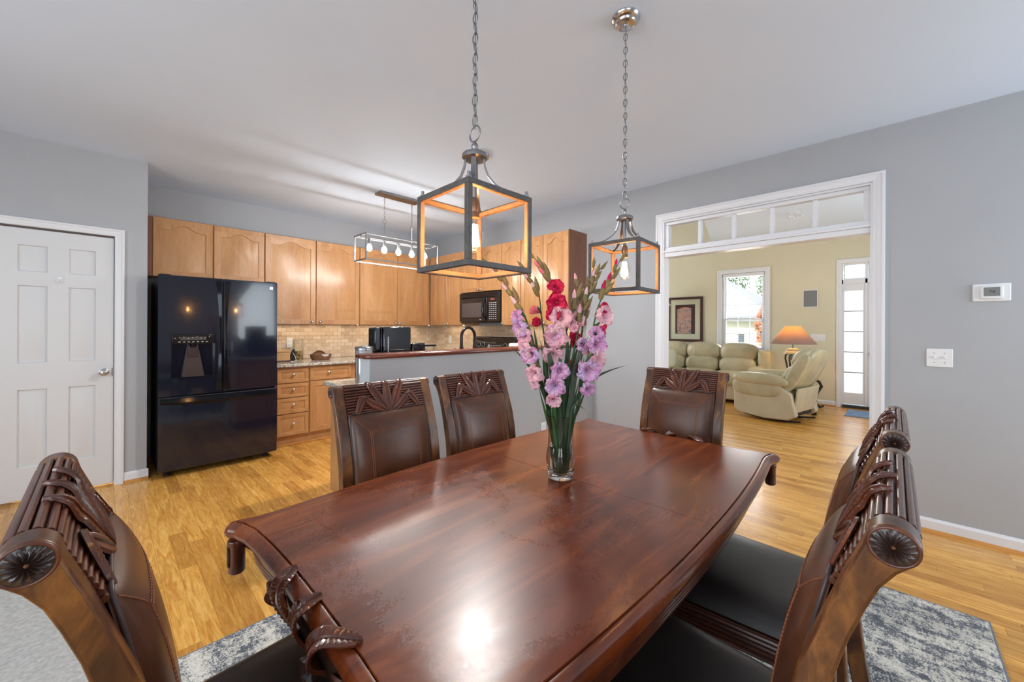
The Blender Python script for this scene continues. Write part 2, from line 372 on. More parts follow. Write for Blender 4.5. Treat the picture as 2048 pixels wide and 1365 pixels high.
tag(obj('remaining_planks', mb, 'plank', fl, smooth=0), None, None, kind='stuff')

def S(name, boxes, m, label, cat='wall'):
    mb = MB()
    for b in boxes: mb.box(*b)
    return struct(name, mb, m, label, cat, smooth=0)
S('wall_right', [(XR, 3.886, -2.4, .113, 0, H), (XR, 3.886, 1.618, 5.5, 0, H), (XR, 3.886, .113, 1.618, 2.36, H)], 'wall', 'long gray dining room wall with the cased opening, thermostat and switch')
S('wall_upper', [(XR, 3.886, -2.4, 6.4, H, 4.6)], 'tan', 'tan wall over the living room side of the cased opening')
S('wall_kitchen', [(.161, 3.886, YK, 5.5, 0, H)], 'wall', 'gray kitchen wall behind refrigerator and upper cabinets')
S('wall_pantry', [(-2.6, -.565, YP, 4.76, 0, H), (.065, .261, YP, 4.76, 0, H), (-.565, .065, YP, 4.76, 2.07, H), (.161, .261, 4.76, YK, 0, H), (-.62, .1, 5.2, 5.3, 0, H)], 'wall', 'gray pantry wall around the white panelled door')
S('wall_left', [(-2.72, -2.6, -2.4, 4.76, 0, H)], 'wall', 'gray dining room wall behind the camera on its left side')
S('wall_back', [(-2.6, 8.82, -2.52, -2.4, 0, H)], 'wall', 'gray dining room wall behind the camera')
S('ceiling', [(-2.72, 3.9, -2.52, 5.5, H, 2.8)], 'ceiling', 'flat white ceiling over dining room and kitchen', 'ceiling')
S('wall_living', [(XL, 8.82, -1.5, -.70, 0, 4.6), (XL, 8.82, .64, 1.76, 0, 4.6), (XL, 8.82, 2.51, 6.5, 0, 4.6), (XL, 8.82, -.70, .64, 2.43, 4.6), (XL, 8.82, 1.76, 2.51, 0, .88), (XL, 8.82, 1.76, 2.51, 2.41, 4.6)],
  'tan', 'tan living room wall holding the framed print, blinds window and front door')
S('wall_side', [(3.886, 8.82, 6.4, 6.52, 0, 4.6), (3.886, 8.82, -1.62, -1.5, 0, 4.6)], 'tan', 'tan side walls of the living room out of direct view')
cl = MB(); poly = [(3.886, -1.5), (XL, -1.5), (XL, 2.68), (6.34, 2.10), (3.886, 1.50)]
cl.prism(poly, lambda a, b: (a, b, 3.0), lambda a, b: (a, b, 3.06))
cl.prism([(XL, 2.68), (6.34, 2.10), (3.886, 1.50), (3.886, 1.44), (6.34, 2.04), (XL, 2.62)], lambda a, b: (a, b, 3.06), lambda a, b: (a, b, 4.6))
struct('ceiling_foyer', cl, 'ceiling', 'low pale gray foyer ceiling seen through the transom panes', 'ceiling', smooth=0)
S('ceiling_living', [(3.886, 8.82, -1.62, 6.52, 4.6, 4.7)], 'ceiling', 'high living room ceiling above the tan walls', 'ceiling')

PROF = [(0, 0), (0, .010), (.006, .014), (.018, .013), (.030, .017), (.046, .019), (.052, .024), (.066, .022), (.070, .016), (.070, 0)]
def casing(name, plane, k, sgn, a0, a1, zt, wd, label, z0=0, sill=False, par=None):
    """mitred casing round an opening; plane 'X' or 'Y', face at k, sticking out by sgn"""
    f = wd / .070; mb = MB(); L = []
    pts = [(a0, z0, -1, 0), (a0, zt, -1, 1), (a1, zt, 1, 1), (a1, z0, 1, 0)]
    for a, z, da, dz in pts:
        row = []
        for wq, th in PROF:
            A, Z = a + da * wq * f, z + dz * wq * f; row.append((k + sgn * th, A, Z) if plane == 'X' else (A, k + sgn * th, Z))
        L.append(row)
    mb.loops(L)
    if par is not None: return obj(name, mb, 'white', par, smooth=20)
    return struct(name, mb, 'white', label, 'trim', smooth=20)
casing('trim_1', 'X', XR, -1, .113, 1.618, 2.363, .066, 'white moulded casing around the wide living room opening')
casing('trim_2', 'Y', YP, -1, -.565, .060, 2.065, .060, 'white casing around the pantry door')
casing('trim_3', 'X', XL, -1, -.70, .64, 2.43, .072, 'white casing around front entrance')
casing('trim_4', 'X', XL, -1, 1.76, 2.51, 2.41, .085, 'white casing around the window with blinds', z0=.88)
# jambs of the wide opening
jb = MB().box(3.766, 3.894, 1.606, 1.6185, 0, 2.36).box(3.766, 3.894, .1125, .125, 0, 2.36).box(3.766, 3.894, .125, 1.606, 2.348, 2.3605)
struct('trim_5', jb, 'white', 'white jamb lining inside the wide opening', 'trim', smooth=0)
# transom: one window with rails, muntins and five panes
tr = thing('window_1', 'five-pane white transom above the wide living room opening', 'window'); tr['kind'] = 'structure'
obj('bottom_rail', MB().box(3.775, 3.885, .125, 1.606, 2.008, 2.050).box(3.762, 3.885, .125, 1.606, 2.050, 2.070).box(3.785, 3.87, .125, 1.606, 2.070, 2.102), 'white', tr, bevel=.004)
obj('top_rail', MB().box(3.790, 3.86, .125, 1.606, 2.318, 2.348), 'white', tr, bevel=.004)
for y0, y1 in ((.125, .162), (1.569, 1.606)): obj('stile', MB().box(3.791, 3.859, y0, y1, 2.102, 2.318), 'white', tr, bevel=.003)
pw = (1.569 - .162) / 5
for i in range(5):
    ya = .162 + i * pw
    if i: obj('muntin', MB().box(3.800, 3.850, ya - .016, ya + .016, 2.102, 2.318), 'white', tr, bevel=.006)
    obj('pane', MB().box(3.824, 3.827, ya + (.016 if i else 0), ya + pw - (.016 if i < 4 else 0), 2.102, 2.318), 'pane', tr, smooth=0)
# baseboards
def baseboard(name, label, segs):
    mb = MB(); sh = MB()
    for (x0, y0, x1, y1, nx, ny) in segs:
        pr = [(0, 0), (.014, 0), (.014, .070), (.009, .078), (.006, .086), (0, .086)]
        q = [(.014, 0), (.031, 0), (.029, .010), (.022, .017), (.014, .019)]
        for tgt, p_ in ((mb, pr), (sh, q)):
            tgt.loops([[(x0 + nx * a, y0 + ny * a, z) for a, z in p_], [(x1 + nx * a, y1 + ny * a, z) for a, z in p_]])
    o = struct(name, mb, 'white', label, 'baseboard', smooth=20)
    obj('shoe_moulding', sh, 'shoe', o, smooth=40); return o
baseboard('baseboard_right', 'white baseboard with oak shoe under the thermostat wall', [(XR, -2.4, XR, .047, -1, 0), (XR, 1.688, XR, 2.41, -1, 0)])
baseboard('baseboard_pantry', 'short white baseboard between pantry door and refrigerator', [(.121, YP, .272, YP, 0, -1), (-2.6, YP, -.626, YP, 0, -1)])
baseboard('baseboard_living', 'white baseboard under the tan living room wall', [(XL, .713, XL, 6.4, -1, 0)])
baseboard('baseboard_bar', 'white baseboard along the foot of the gray half wall', [(1.19, 2.41, XR, 2.41, 0, -1)])

# generic panelled slab: front faces -y, x 0..w, z 0..h
def panel_slab(w, h, t, xs, zs, panels, arch=0, rec=.008, inset=.030, raise_=.006, lip=.006):
    mb = MB(); mb.loops([[(0, t, 0), (w, t, 0), (w, t, h), (0, t, h)], [(0, .003, 0), (w, .003, 0), (w, .003, h), (0, .003, h)], [(.003, 0, .003), (w - .003, 0, .003), (w - .003, 0, h - .003), (.003, 0, h - .003)]], True, False)
    X = [.003] + xs + [w - .003]; Z = [.003] + zs + [h - .003]
    for i in range(len(X) - 1):
        for j in range(len(Z) - 1):
            x0, x1, z0, z1 = X[i], X[i + 1], Z[j], Z[j + 1]
            if (i, j) not in panels: mb.add([(x0, 0, z0), (x1, 0, z0), (x1, 0, z1), (x0, 0, z1)], [(0, 1, 2, 3)]); continue
            def loop(d, y):
                a0, a1, b0, b1 = x0 + d, x1 - d, z0 + d, z1 - d; pts = [(a0, y, b0), (a1, y, b0)]
                if arch:
                    N = 14
                    for k in range(N + 1):
                        s = k / N; q = abs(s - .5) * 2; e = (.5 + .5 * math.cos(math.pi * min(1, q * 1.35))) if q < .74 else 0.0
                        pts.append((a1 + (a0 - a1) * s, y, b1 - arch + arch * e))
                else: pts += [(a1, y, b1), (a0, y, b1)]
                return pts
            if arch:      # fill between straight cell top and the arched edge
                a = loop(0, 0)[2:]
                for k in range(len(a) - 1):
                    p, q = a[k], a[k + 1]; mb.add([p, (p[0], 0, z1), (q[0], 0, z1), q], [(0, 1, 2, 3)])
            mb.loops([loop(0, 0), loop(lip * .5, rec), loop(lip, rec), loop(lip + inset, rec - raise_)], False, True)
    return mb
# pantry door
d1 = thing('door_1', 'white six-panel pantry door beside the refrigerator', 'door', (-.555, 4.668, .018)); d1['kind'] = 'structure'
obj('slab', panel_slab(.612, 2.032, .035, [.107, .253, .361, .508], [.237, .822, 1.022, 1.605, 1.712, 1.908], {(1, 1), (3, 1), (1, 3), (3, 3), (1, 5), (3, 5)}, rec=.014, inset=.042, raise_=.012, lip=.010), 'doorwhite', d1, smooth=20)
k = obj('door_knob', MB().lathe([(0, -.001), (.031, 0), (.031, .005), (.024, .009), (.011, .012), (.011, .030), (.020, .036), (.027, .046), (.027, .056), (.020, .063), (.008, .065), (0, .064)], 24).shift(0, lambda x, y, z: (x + .555, -z, y + .923)), 'chrome', d1, smooth=50)
obj('keyhole', MB().lathe([(0, .064), (.007, .0645), (.006, .067), (0, .067)], 12).shift(0, lambda x, y, z: (x + .555, -z, y + .923)), 'steel', k)
obj('latch_plate', MB().box(.600, .616, -.003, .03, .89, .955), 'steel', d1)
hk = thing('wall_hook', 'small white adhesive hook stuck on the pantry door', 'hook', (-.243, 4.668, 1.675))
obj('plate', MB().box(-.016, .016, -.006, 0, -.028, .028), 'plastic', hk, bevel=.005)
obj('prong', MB().tube([(0, -.005, .012), (0, -.012, -.004), (0, -.02, -.016), (0, -.028, -.012), (0, -.030, -.002)], .005, 8), 'plastic', hk)

# switch plates, outlet plates, thermostat
def plate(name, label, cat, loc, rz, w, h, n, kind):
    t = thing(name, label, cat, loc, rz)
    obj('plate', MB().box(-w / 2, w / 2, -.006, 0, -h / 2, h / 2), 'plastic', t, bevel=.003)
    for i in range(n):
        cx = (i - (n - 1) / 2) * .046
        if kind == 'toggle':
            obj('toggle', MB().box(cx - .005, cx + .005, -.016, -.005, -.004, .012), 'plastic', t, bevel=.002)
            for s in (-1, 1): obj('screw', MB().lathe([(0, 0), (.003, 0), (.003, .0015), (0, .0018)], 10).shift(0, lambda x, y, z, s=s, cx=cx: (x + cx, -.006 - z, y + s * .030)), 'steel', t)
        else:
            for s in (-1, 1):
                r = obj('socket', MB().box(cx - .017, cx + .017, -.009, -.005, s * .022 - .014, s * .022 + .014), 'plastic', t, bevel=.004)
                for q in (-.006, .006): obj('slot', MB().box(cx + q - .001, cx + q + .001, -.0095, -.0085, s * .022 - .004, s * .022 + .005), 'ink', r)
    return t
plate('light_switch', 'white double toggle switch plate under the thermostat', 'switch', (XR, -.211, 1.139), R(-90), .118, .118, 2, 'toggle')
plate('light_switch', 'white four-toggle switch plate on the tan wall beside the lamp', 'switch', (XL, .961, 1.168), R(-90), .205, .118, 4, 'toggle')
plate('wall_outlet', 'white outlet plate low on the gray half wall behind the vase', 'outlet', (2.925, 2.41, .36), 0, .072, .118, 1, 'socket')
plate('wall_outlet', 'white outlet plate on the tiles beside the coffee machine', 'outlet', (3.762, 4.98, 1.135), R(-90), .072, .118, 1, 'socket')
plate('wall_outlet', 'white outlet plate on the tiles behind the lidded glass jar', 'outlet', (1.60, 5.378, 1.12), 0, .072, .118, 1, 'socket')
th = thing('thermostat', 'white wall thermostat with gray display reading 74', 'thermostat', (XR, -.425, 1.552), R(-90))
obj('backplate', MB().box(-.076, .076, -.010, 0, -.054, .054), 'plastic', th, bevel=.009)
hd = obj('housing', MB().box(-.046, .046, -.026, -.008, -.040, .040), 'plastic', th, bevel=.006)
ds = obj('display', MB().box(-.032, .032, -.0275, -.025, -.024, .030), 'lcd', th, smooth=0)
tx = bpy.data.curves.new('digits', 'FONT'); tx.body = '74'; tx.size = .024; tx.extrude = .0003; tx.align_x = 'CENTER'; tx.align_y = 'CENTER'; tx.materials.append(MT['ink'])
to = bpy.data.objects.new('digits', tx); C.objects.link(to); me_ = bpy.data.meshes.new_from_object(to); me_.name = 'digits'; bpy.data.objects.remove(to)
to = bpy.data.objects.new('digits', me_); C.objects.link(to); to.parent = ds; to.location = (0, -.028, .003); to.rotation_euler = (R(90), 0, 0)

# ================================================================== HALF WALL, PENINSULA
hw = struct('wall_bar', MB().box(1.185, XR, 2.41, 2.545, 0, 1.118), 'wall', 'gray half wall between dining room and kitchen, under the cherry cap', 'wall', smooth=0)
obj('end_panel', MB().box(1.181, 1.186, 2.412, 2.543, 0, 1.118), 'endgray', hw, smooth=0)
cap = MB(); cp = [(1.155, 2.555), (1.155, 2.43), (1.195, 2.385), (XR, 2.385), (XR, 2.575), (1.175, 2.575)]
def inset(d, z): return [(a + (d if a < 2 else 0), b + (d if b < 2.45 else -d), z) for a, b in cp]
cap.loops([inset(.006, 1.116), inset(0, 1.122), inset(0, 1.138), inset(.008, 1.147)])
tag(obj('bar_cap', cap, 'cherry', smooth=50), 'dark cherry bar cap running along the top of the gray half wall', 'shelf')
def slab_edge(x0, x1, y0, y1, z0, z1, e=.006):
    L = lambda d, z: [(x0 + d, y0 + d, z), (x1 - d, y0 + d, z), (x1 - d, y1 - d, z), (x0 + d, y1 - d, z)]
    return MB().loops([L(e, z0), L(0, z0 + e), L(0, z1 - e), L(e, z1)])
tag(obj('peninsula_countertop', slab_edge(1.155, 3.13, 2.545, 3.10, .88, .912), 'granite', smooth=40), 'pale granite countertop on the peninsula behind the half wall', 'countertop')
kn_prof = [(0, 0), (.007, 0), (.006, .010), (.008, .014), (.015, .018), (.016, .024), (.010, .030), (0, .031)]
knob_mesh = mesh_of('knob', MB().lathe(kn_prof, 16).shift(0, lambda x, y, z: (x, -z, y)), 'chrome', 50)
slab_cache = {}
def front(name, par, x0, x1, z0, z1, knob=None, arch=0, fr=.055, mat='maple', y=0):
    w, h = x1 - x0, z1 - z0; key = (round(w, 3), round(h, 3), arch, fr)
    if key not in slab_cache: slab_cache[key] = mesh_of(name, panel_slab(w, h, .020, [fr, w - fr], [fr, h - fr], {(1, 1)}, arch, inset=min(.030, fr * .6)), mat, 20)
    d = obj(name, slab_cache[key], None, par, loc=(x0, y, z0))
    if knob: obj('knob', knob_mesh, None, d, loc=(knob[0] - x0, 0, knob[1] - z0))
    return d
pb = thing('base_cabinet', 'maple peninsula base cabinet whose end panel shows beside the nearest side chair', 'cabinet', (1.19, 3.07, 0), math.pi)
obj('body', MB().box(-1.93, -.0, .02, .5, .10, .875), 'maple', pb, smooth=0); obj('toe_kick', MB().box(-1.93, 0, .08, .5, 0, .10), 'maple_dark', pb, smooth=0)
for i in range(4): front('door', pb, -1.92 + i * .48, -1.45 + i * .48, .12, .86, (-1.50 + i * .48, .80))
def base_run(label, loc, rz, units, x_end, depth=.60, end=None):
    pass
# kitchen wall base run (faces -y), front at Y 4.79
bc = thing('base_cabinet', 'maple base cabinet with four drawers right beside the refrigerator', 'cabinet', (1.29, 4.785, 0))
obj('body', MB().box(0, .340, .02, .60, .10, .876), 'maple', bc, smooth=0); obj('toe_kick', MB().box(0, .34, .05, .6, 0, .10), 'maple', bc, smooth=0); obj('shoe_moulding', MB().box(0, .34, .038, .051, 0, .017), 'shoe', bc, bevel=.005)
for z0, z1 in ((.700, .856), (.540, .690), (.362, .530), (.118, .352)): front('drawer', bc, .012, .332, z0, z1, (.172, (z0 + z1) / 2 + .01), fr=.036)
bc = thing('base_cabinet', 'maple base cabinet with one wide drawer over a door, beyond the drawer stack', 'cabinet', (1.63, 4.785, 0))
obj('body', MB().box(.001, .53, .02, .60, .10, .876), 'maple', bc, smooth=0); obj('toe_kick', MB().box(.001, .53, .05, .6, 0, .10), 'maple', bc, smooth=0); obj('shoe_moulding', MB().box(.001, .53, .038, .051, 0, .017), 'shoe', bc, bevel=.005)
front('drawer', bc, .008, .485, .706, .856, (.215, .79), fr=.036); front('door', bc, .008, .485, .118, .696, None); 
bc = thing('base_cabinet', 'maple base cabinet in the kitchen corner mostly hidden by the peninsula', 'cabinet', (2.16, 4.785, 0))
obj('body', MB().box(.001, 1.61, .02, .60, .10, .876), 'maple', bc, smooth=0)
for i in range(2): front('door', bc, .01 + i * .46, .465 + i * .46, .118, .856, (.42 if i == 0 else .52, .80))
tag(obj('kitchen_countertop', slab_edge(1.268, XR - .002, 4.742, YK - .002, .878, .912), 'granite', smooth=40), 'speckled gray granite countertop along the tiled kitchen wall', 'countertop')
bc = thing('base_cabinet', 'maple base cabinet right of the stove, hidden behind the half wall', 'cabinet', (3.17, 3.52, 0), R(-90))
obj('body', MB().box(0, .42, .02, .60, .10, .876), 'maple', bc, smooth=0); front('door', bc, .01, .41, .12, .856, (.05, .80))
tag(obj('stove_side_countertop', slab_edge(3.13, XR - .002, 2.547, 3.53, .878, .913), 'granite', smooth=40), 'granite countertop between stove and half wall', 'countertop')

# backsplash tiles: every tile a part
def backsplash(name, label, length, z0, z1, loc, rz, cut=None):
    b = thing(name, label, 'backsplash', loc, rz); b['kind'] = 'structure'
    obj('grout', MB().box(0, length, -.006, 0, z0, z1), 'grout', b, smooth=0)
    tw, thh = .1035, .0485; tm = {}
    n = 0; z = z0; r = 0
    while z < z1 - .01:
        x = -(tw / 2 if r % 2 else 0)
        while x < length - .008:
            a, c = max(x, 0), min(x + tw, length); hh = min(thh, z1 - z)
            if c - a > .012:
                key = (round(c - a, 4), round(hh, 4))
                if key not in tm:
                    W_, H_ = c - a - .0035, hh - .0035; L = lambda d, y: [(d, y, d), (W_ - d, y, d), (W_ - d, y, H_ - d), (d, y, H_ - d)]
                    tm[key] = mesh_of('tile', MB().loops([L(0, -.005), L(0, -.009), L(.0018, -.0105)], False, True), 'tile', 0, fix=False)
                obj('tile', tm[key], None, b, loc=(a + .0017, -rg.random() * .0008, z + .0017)); n += 1
            x += tw
        z += thh; r += 1
    return b
backsplash('wall_tiles', 'beige travertine tiles on the kitchen wall behind counter', 2.47, .914, 1.345, (1.30, YK, 0), 0)
backsplash('wall_tiles', 'beige travertine tiles behind the stove', 2.82, .914, 1.345, (XR, YK, 0), R(-90))

# upper cabinets
def upper(label, loc, rz, doors, w, z0, z1, knobz, depth=.325, end=None, side=False, led=True):
    t = thing('wall_cabinet', label, 'cabinet', loc, rz)
    obj('body', MB().box(.001, w - .001, .0205, depth, z0 + .004, z1), 'maple', t, smooth=0)
    for (x0, x1, kx) in doors: front('door', t, x0, x1, z0, z1 - .006, (kx, knobz) if kx else None, arch=.055)
    if led and z0 < 1.5:
        st = obj('light_rail', MB().box(.02, w - .02, .03, .045, z0 - .004, z0 + .003), 'maple', t, smooth=0)
        n = int(w / .022); lb = MB()
        for i in range(n): lb.box(.03 + i * .022, .035 + i * .022, .047, .052, z0 - .004, z0 + .002)
        obj('led_strip', lb, 'led', t, smooth=0)
        lt = light('under_cabinet_light', 'AREA', (w / 2, .20, z0 - .006), 1.35 * w, (1, .80, .56), w * .9, .05, aim=(0, 0, -1)); lt.parent = t
    return t
u = upper('short maple wall cabinet over the black refrigerator', (.285, 5.06, 0), 0, [(.035, .495, 0), (.505, .960, 0)], .965, 1.80, 2.372, 1.8, led=False)
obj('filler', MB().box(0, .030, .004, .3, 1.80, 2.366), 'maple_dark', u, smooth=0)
upper('tall two-door maple wall cabinet beside the refrigerator top', (1.25, 5.06, 0), 0, [(.004, .541, .500), (.549, 1.088, .592)], 1.092, 1.350, 2.372, 1.382)
upper('tall two-door maple wall cabinet over the coffee machine', (2.343, 5.06, 0), 0, [(.004, .545, .518), (.551, 1.055, .580)], 1.10, 1.350, 2.372, 1.375)
ucr = upper('narrow two-door maple wall cabinet between corner and microwave', (3.44, 5.00, 0), R(-90), [(.03, .352, .325), (.357, .690, .392)], .695, 1.352, 2.375, 1.375)
obj('filler', MB().box(-.060, .028, .003, .3, 1.352, 2.368), 'maple', ucr, smooth=0)
upper('short maple wall cabinet directly above the microwave', (3.44, 4.303, 0), R(-90), [(.004, .376, .352), (.380, .780, .404)], .784, 1.795, 2.375, 1.822, led=False)
upper('single-door maple wall cabinet next to the microwave', (3.44, 3.517, 0), R(-90), [(.004, .322, .03)], .326, 1.352, 2.375, 1.375)
u = upper('last two-door maple wall cabinet above the bar end, brown side panel showing', (3.44, 3.190, 0), R(-90), [(.004, .338, .312), (.343, .690, .37)], .696, 1.352, 2.375, 1.375)
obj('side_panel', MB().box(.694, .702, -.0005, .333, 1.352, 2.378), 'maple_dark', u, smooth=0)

# microwave
mw = thing('microwave', 'black over-range microwave with smoked window under the short cabinet', 'microwave', (3.395, 4.295, 1.385), R(-90))
obj('case', MB().box(0, .775, .02, .375, 0, .395), 'fridgeside', mw, bevel=.004)
obj('door', MB().box(.004, .56, 0, .022, .012, .325), 'black', mw, bevel=.006)
obj('window', MB().box(.06, .46, -.003, .004, .07, .26), 'glassdark', mw, bevel=.003)
obj('vent_grille', MB().box(.004, .771, .002, .02, .332, .392), 'fridgeside', mw, smooth=0)
for i in range(6): obj('louver', MB().box(.02, .755, -.004, .003, .340 + i * .0085, .3445 + i * .0085), 'black', mw, smooth=0)
cp_ = obj('control_panel', MB().box(.566, .771, .001, .022, .012, .325), 'panelblack', mw, bevel=.003)
obj('display', MB().box(.63, .70, -.002, .002, .285, .305), 'red', cp_, smooth=0)
kb = MB()
for r in range(9):
    for c_ in range(4): kb.box(.605 + c_ * .036, .627 + c_ * .036, -.0015, .002, .045 + r * .025, .052 + r * .025)
tag(obj('keypad', kb, 'glyph', cp_, smooth=0), None, None, kind='stuff')
obj('handle', MB().tube([(.535, .0, .03), (.525, -.028, .07), (.518, -.042, .17), (.525, -.028, .27), (.535, 0, .31)], [.010, .014, .016, .014, .010], 10), 'black', mw)
obj('badge', MB().box(.42, .455, -.001, .002, .035, .041), 'glyph', mw, smooth=0)

# stove
st = thing('stove', 'black range with knobs on its backguard, seen over the bar cap', 'stove', (3.10, 4.288, 0), R(-90))
obj('body', MB().box(0, .76, .02, .655, .02, .905), 'black', st, bevel=.005); obj('cooktop', MB().box(-.002, .762, 0, .60, .905, .918), 'panelblack', st, bevel=.004)
obj('oven_door', MB().box(.01, .75, -.005, .022, .20, .84), 'black', st, bevel=.006)
bgd = obj('backguard', MB().prism([(.595, .918), (.585, 1.16), (.60, 1.196), (.66, 1.196), (.665, .918)], lambda a, b: (0, a, b), lambda a, b: (.76, a, b)), 'panelblack', st, bevel=.004)
for xk in (.075, .165, .60, .69):
    kb = obj('dial', MB().lathe([(0, 0), (.026, 0), (.026, .006), (.020, .010), (.016, .026), (0, .028)], 20).shift(0, lambda x, y, z, xk=xk: (x + xk, .592 - z, y + 1.085)), 'black', st)
    obj('ring', MB().tube([(xk + .030 * math.cos(a), .585, 1.085 + .030 * math.sin(a)) for a in [2 * math.pi * i / 20 for i in range(20)]], .0015, 5, True), 'glyph', kb)
obj('display', MB().box(.33, .43, .583, .592, 1.10, 1.13), 'glassdark', bgd, smooth=0)
kp = MB()
for i in range(8):
    for j in range(3): kp.box(.26 + i * .033, .275 + i * .033, .583, .592, 1.03 + j * .022, 1.036 + j * .022)
tag(obj('keypad', kp, 'glyph', bgd, smooth=0), None, None, kind='stuff')

# refrigerator: French doors over a freezer drawer
fr = thing('refrigerator', 'glossy black French door refrigerator with water dispenser', 'refrigerator', (.318, 4.505, 0))
obj('case', MB().box(.008, .903, .075, .80, .045, 1.745), 'fridgeside', fr, bevel=.006)
def bowed(x0, x1, z0, z1, t=.065, b=.010, hole=None, xa=0, xb=.911):
    mb = MB(); n = 16
    def yf(x): s = (x - xa) / (xb - xa) * 2 - 1; return b * s * s
    if not hole:
        L = []
        for i in range(n + 1):
            x = x0 + (x1 - x0) * i / n; e = 0
            L.append([(x, yf(x) + .004, z0), (x, yf(x), z0 + .006), (x, yf(x), z1 - .006), (x, yf(x) + .004, z1), (x, t + b, z1), (x, t + b, z0)])
        return mb.loops(L)
    hx0, hx1, hz0, hz1 = hole
    xs = sorted(set([x0, x1, hx0, hx1] + [x0 + (x1 - x0) * i / 12 for i in range(13)]))
    for a, c in zip(xs, xs[1:]):
        for z_0, z_1 in ((z0, hz0), (hz0, hz1), (hz1, z1)):
            if z_0 == hz0 and a >= hx0 - 1e-6 and c <= hx1 + 1e-6: continue
            mb.add([(a, yf(a), z_0), (c, yf(c), z_0), (c, yf(c), z_1), (a, yf(a), z_1)], [(0, 1, 2, 3)])
    for a, c in zip(xs, xs[1:]):
        mb.add([(a, yf(a), z1), (c, yf(c), z1), (c, t + b, z1), (a, t + b, z1)], [(0, 1, 2, 3)]); mb.add([(a, yf(a), z0), (c, yf(c), z0), (c, t + b, z0), (a, t + b, z0)], [(0, 1, 2, 3)])
    for q in (x0, x1): mb.add([(q, yf(q), z0), (q, yf(q), z1), (q, t + b, z1), (q, t + b, z0)], [(0, 1, 2, 3)])
    D = .06
    mb.add([(hx0, yf(hx0), hz0), (hx1, yf(hx1), hz0), (hx1, D, hz0), (hx0, D, hz0)], [(0, 1, 2, 3)]); mb.add([(hx0, yf(hx0), hz1), (hx1, yf(hx1), hz1), (hx1, D, hz1), (hx0, D, hz1)], [(0, 1, 2, 3)])
    for q in (hx0, hx1): mb.add([(q, yf(q), hz0), (q, yf(q), hz1), (q, D, hz1), (q, D, hz0)], [(0, 1, 2, 3)])
    mb.add([(hx0, D, hz0), (hx1, D, hz0), (hx1, D, hz1), (hx0, D, hz1)], [(0, 1, 2, 3)])
    return mb
dl = obj('left_door', bowed(.003, .4525, .712, 1.765, hole=(.090, .395, .868, 1.250)), 'fridge', fr, smooth=30); 
dr = obj('right_door', bowed(.4585, .908, .712, 1.765), 'fridge', fr, smooth=30)
dw = obj('freezer_drawer', bowed(.003, .908, .060, .700), 'fridge', fr, smooth=30)
def hand(x0, x1, sgn):
    L = []
    for i in range(17):
        s = i / 16; z = .735 + 1.01 * s; q = (s * 2 - 1) ** 2; xi = x1 - sgn * .012; xo = x1 - sgn * (.055 - .030 * (1 - q)) ; yy = -.004 - .008 * (1 - q)
        L.append([(xi, .004, z), (xi, yy - .012, z), (xo, yy, z), (xo, .010, z)])
    return MB().loops(L)
obj('handle', hand(0, .4525, 1), 'chromeblack', dl, smooth=40); obj('handle', hand(0, .4585, -1), 'chromeblack', dr, smooth=40)
L = []
for i in range(25):
    s = i / 24; x = .015 + .88 * s; q = (2 * s - 1) ** 2; L.append([(x, .010 * q, .690), (x, -.010 + .010 * q, .686), (x, -.018 + .012 * q, .655 - .008 * (1 - q)), (x, .010 * q, .645 - .026 * (1 - q))])
obj('handle', MB().loops(L), 'chromeblack', dw, smooth=40)
dp = obj('dispenser_panel', MB().box(.093, .392, -.002, .05, 1.165, 1.248), 'panelblack', dl, bevel=.004)
kp = MB()
for i in range(7): kp.box(.135 + i * .032, .150 + i * .032, -.0035, -.001, 1.180, 1.185)
for i in range(9): kp.box(.110 + i * .030, .116 + i * .030, -.0035, -.001, 1.212 + (i % 3) * .006, 1.217 + (i % 3) * .006)
tag(obj('icons', kp, 'glyph', dp, smooth=0), None, None, kind='stuff')
obj('dispenser_screen', MB().box(.150, .33, -.0032, -.001, 1.198, 1.228), 'glassdark', dp, smooth=0)
obj('dispenser_back', MB().prism([(.165, .872), (.320, .872), (.275, 1.165), (.205, 1.165)], lambda a, b: (a, .012 + (b - .87) * .10, b), lambda a, b: (a, .058, b)), 'recess', dl, smooth=0)
obj('paddle', MB().box(.205, .275, .022, .034, 1.045, 1.150), 'recess', dl, bevel=.004)
obj('nozzle', MB().lathe([(0, -.02), (.020, -.02), (.026, 0), (.026, .02), (0, .02)], 18, (.240, .020, 1.155)), 'chromeblack', dl)
obj('drip_trim', MB().box(.090, .395, -.004, .03, .864, .872), 'chromeblack', dl, bevel=.002)
bd = obj('badge', MB().box(.836, .868, .001, .0065, 1.690, 1.722), 'chrome', dr, bevel=.004)
obj('emblem', MB().tube([(.842, .0, 1.714), (.850, 0, 1.716), (.856, 0, 1.708), (.849, 0, 1.703), (.844, 0, 1.699), (.852, 0, 1.695), (.862, 0, 1.698)], .0013, 6).tube([(.862, 0, 1.716), (.857, 0, 1.706), (.863, 0, 1.695)], .0012, 6), 'ink', bd)
for xx in (.07, .83): obj('foot', MB().lathe([(0, 0), (.022, 0), (.022, .02), (.012, .022), (.012, .06), (0, .06)], 14, (xx, .11, 0)), 'rubber', fr)
obj('hinge_cover', MB().box(.01, .09, .03, .14, 1.745, 1.775), 'fridgeside', fr, bevel=.006)
obj('hinge_cover', MB().box(.82, .90, .03, .14, 1.745, 1.775), 'fridgeside', fr, bevel=.006)

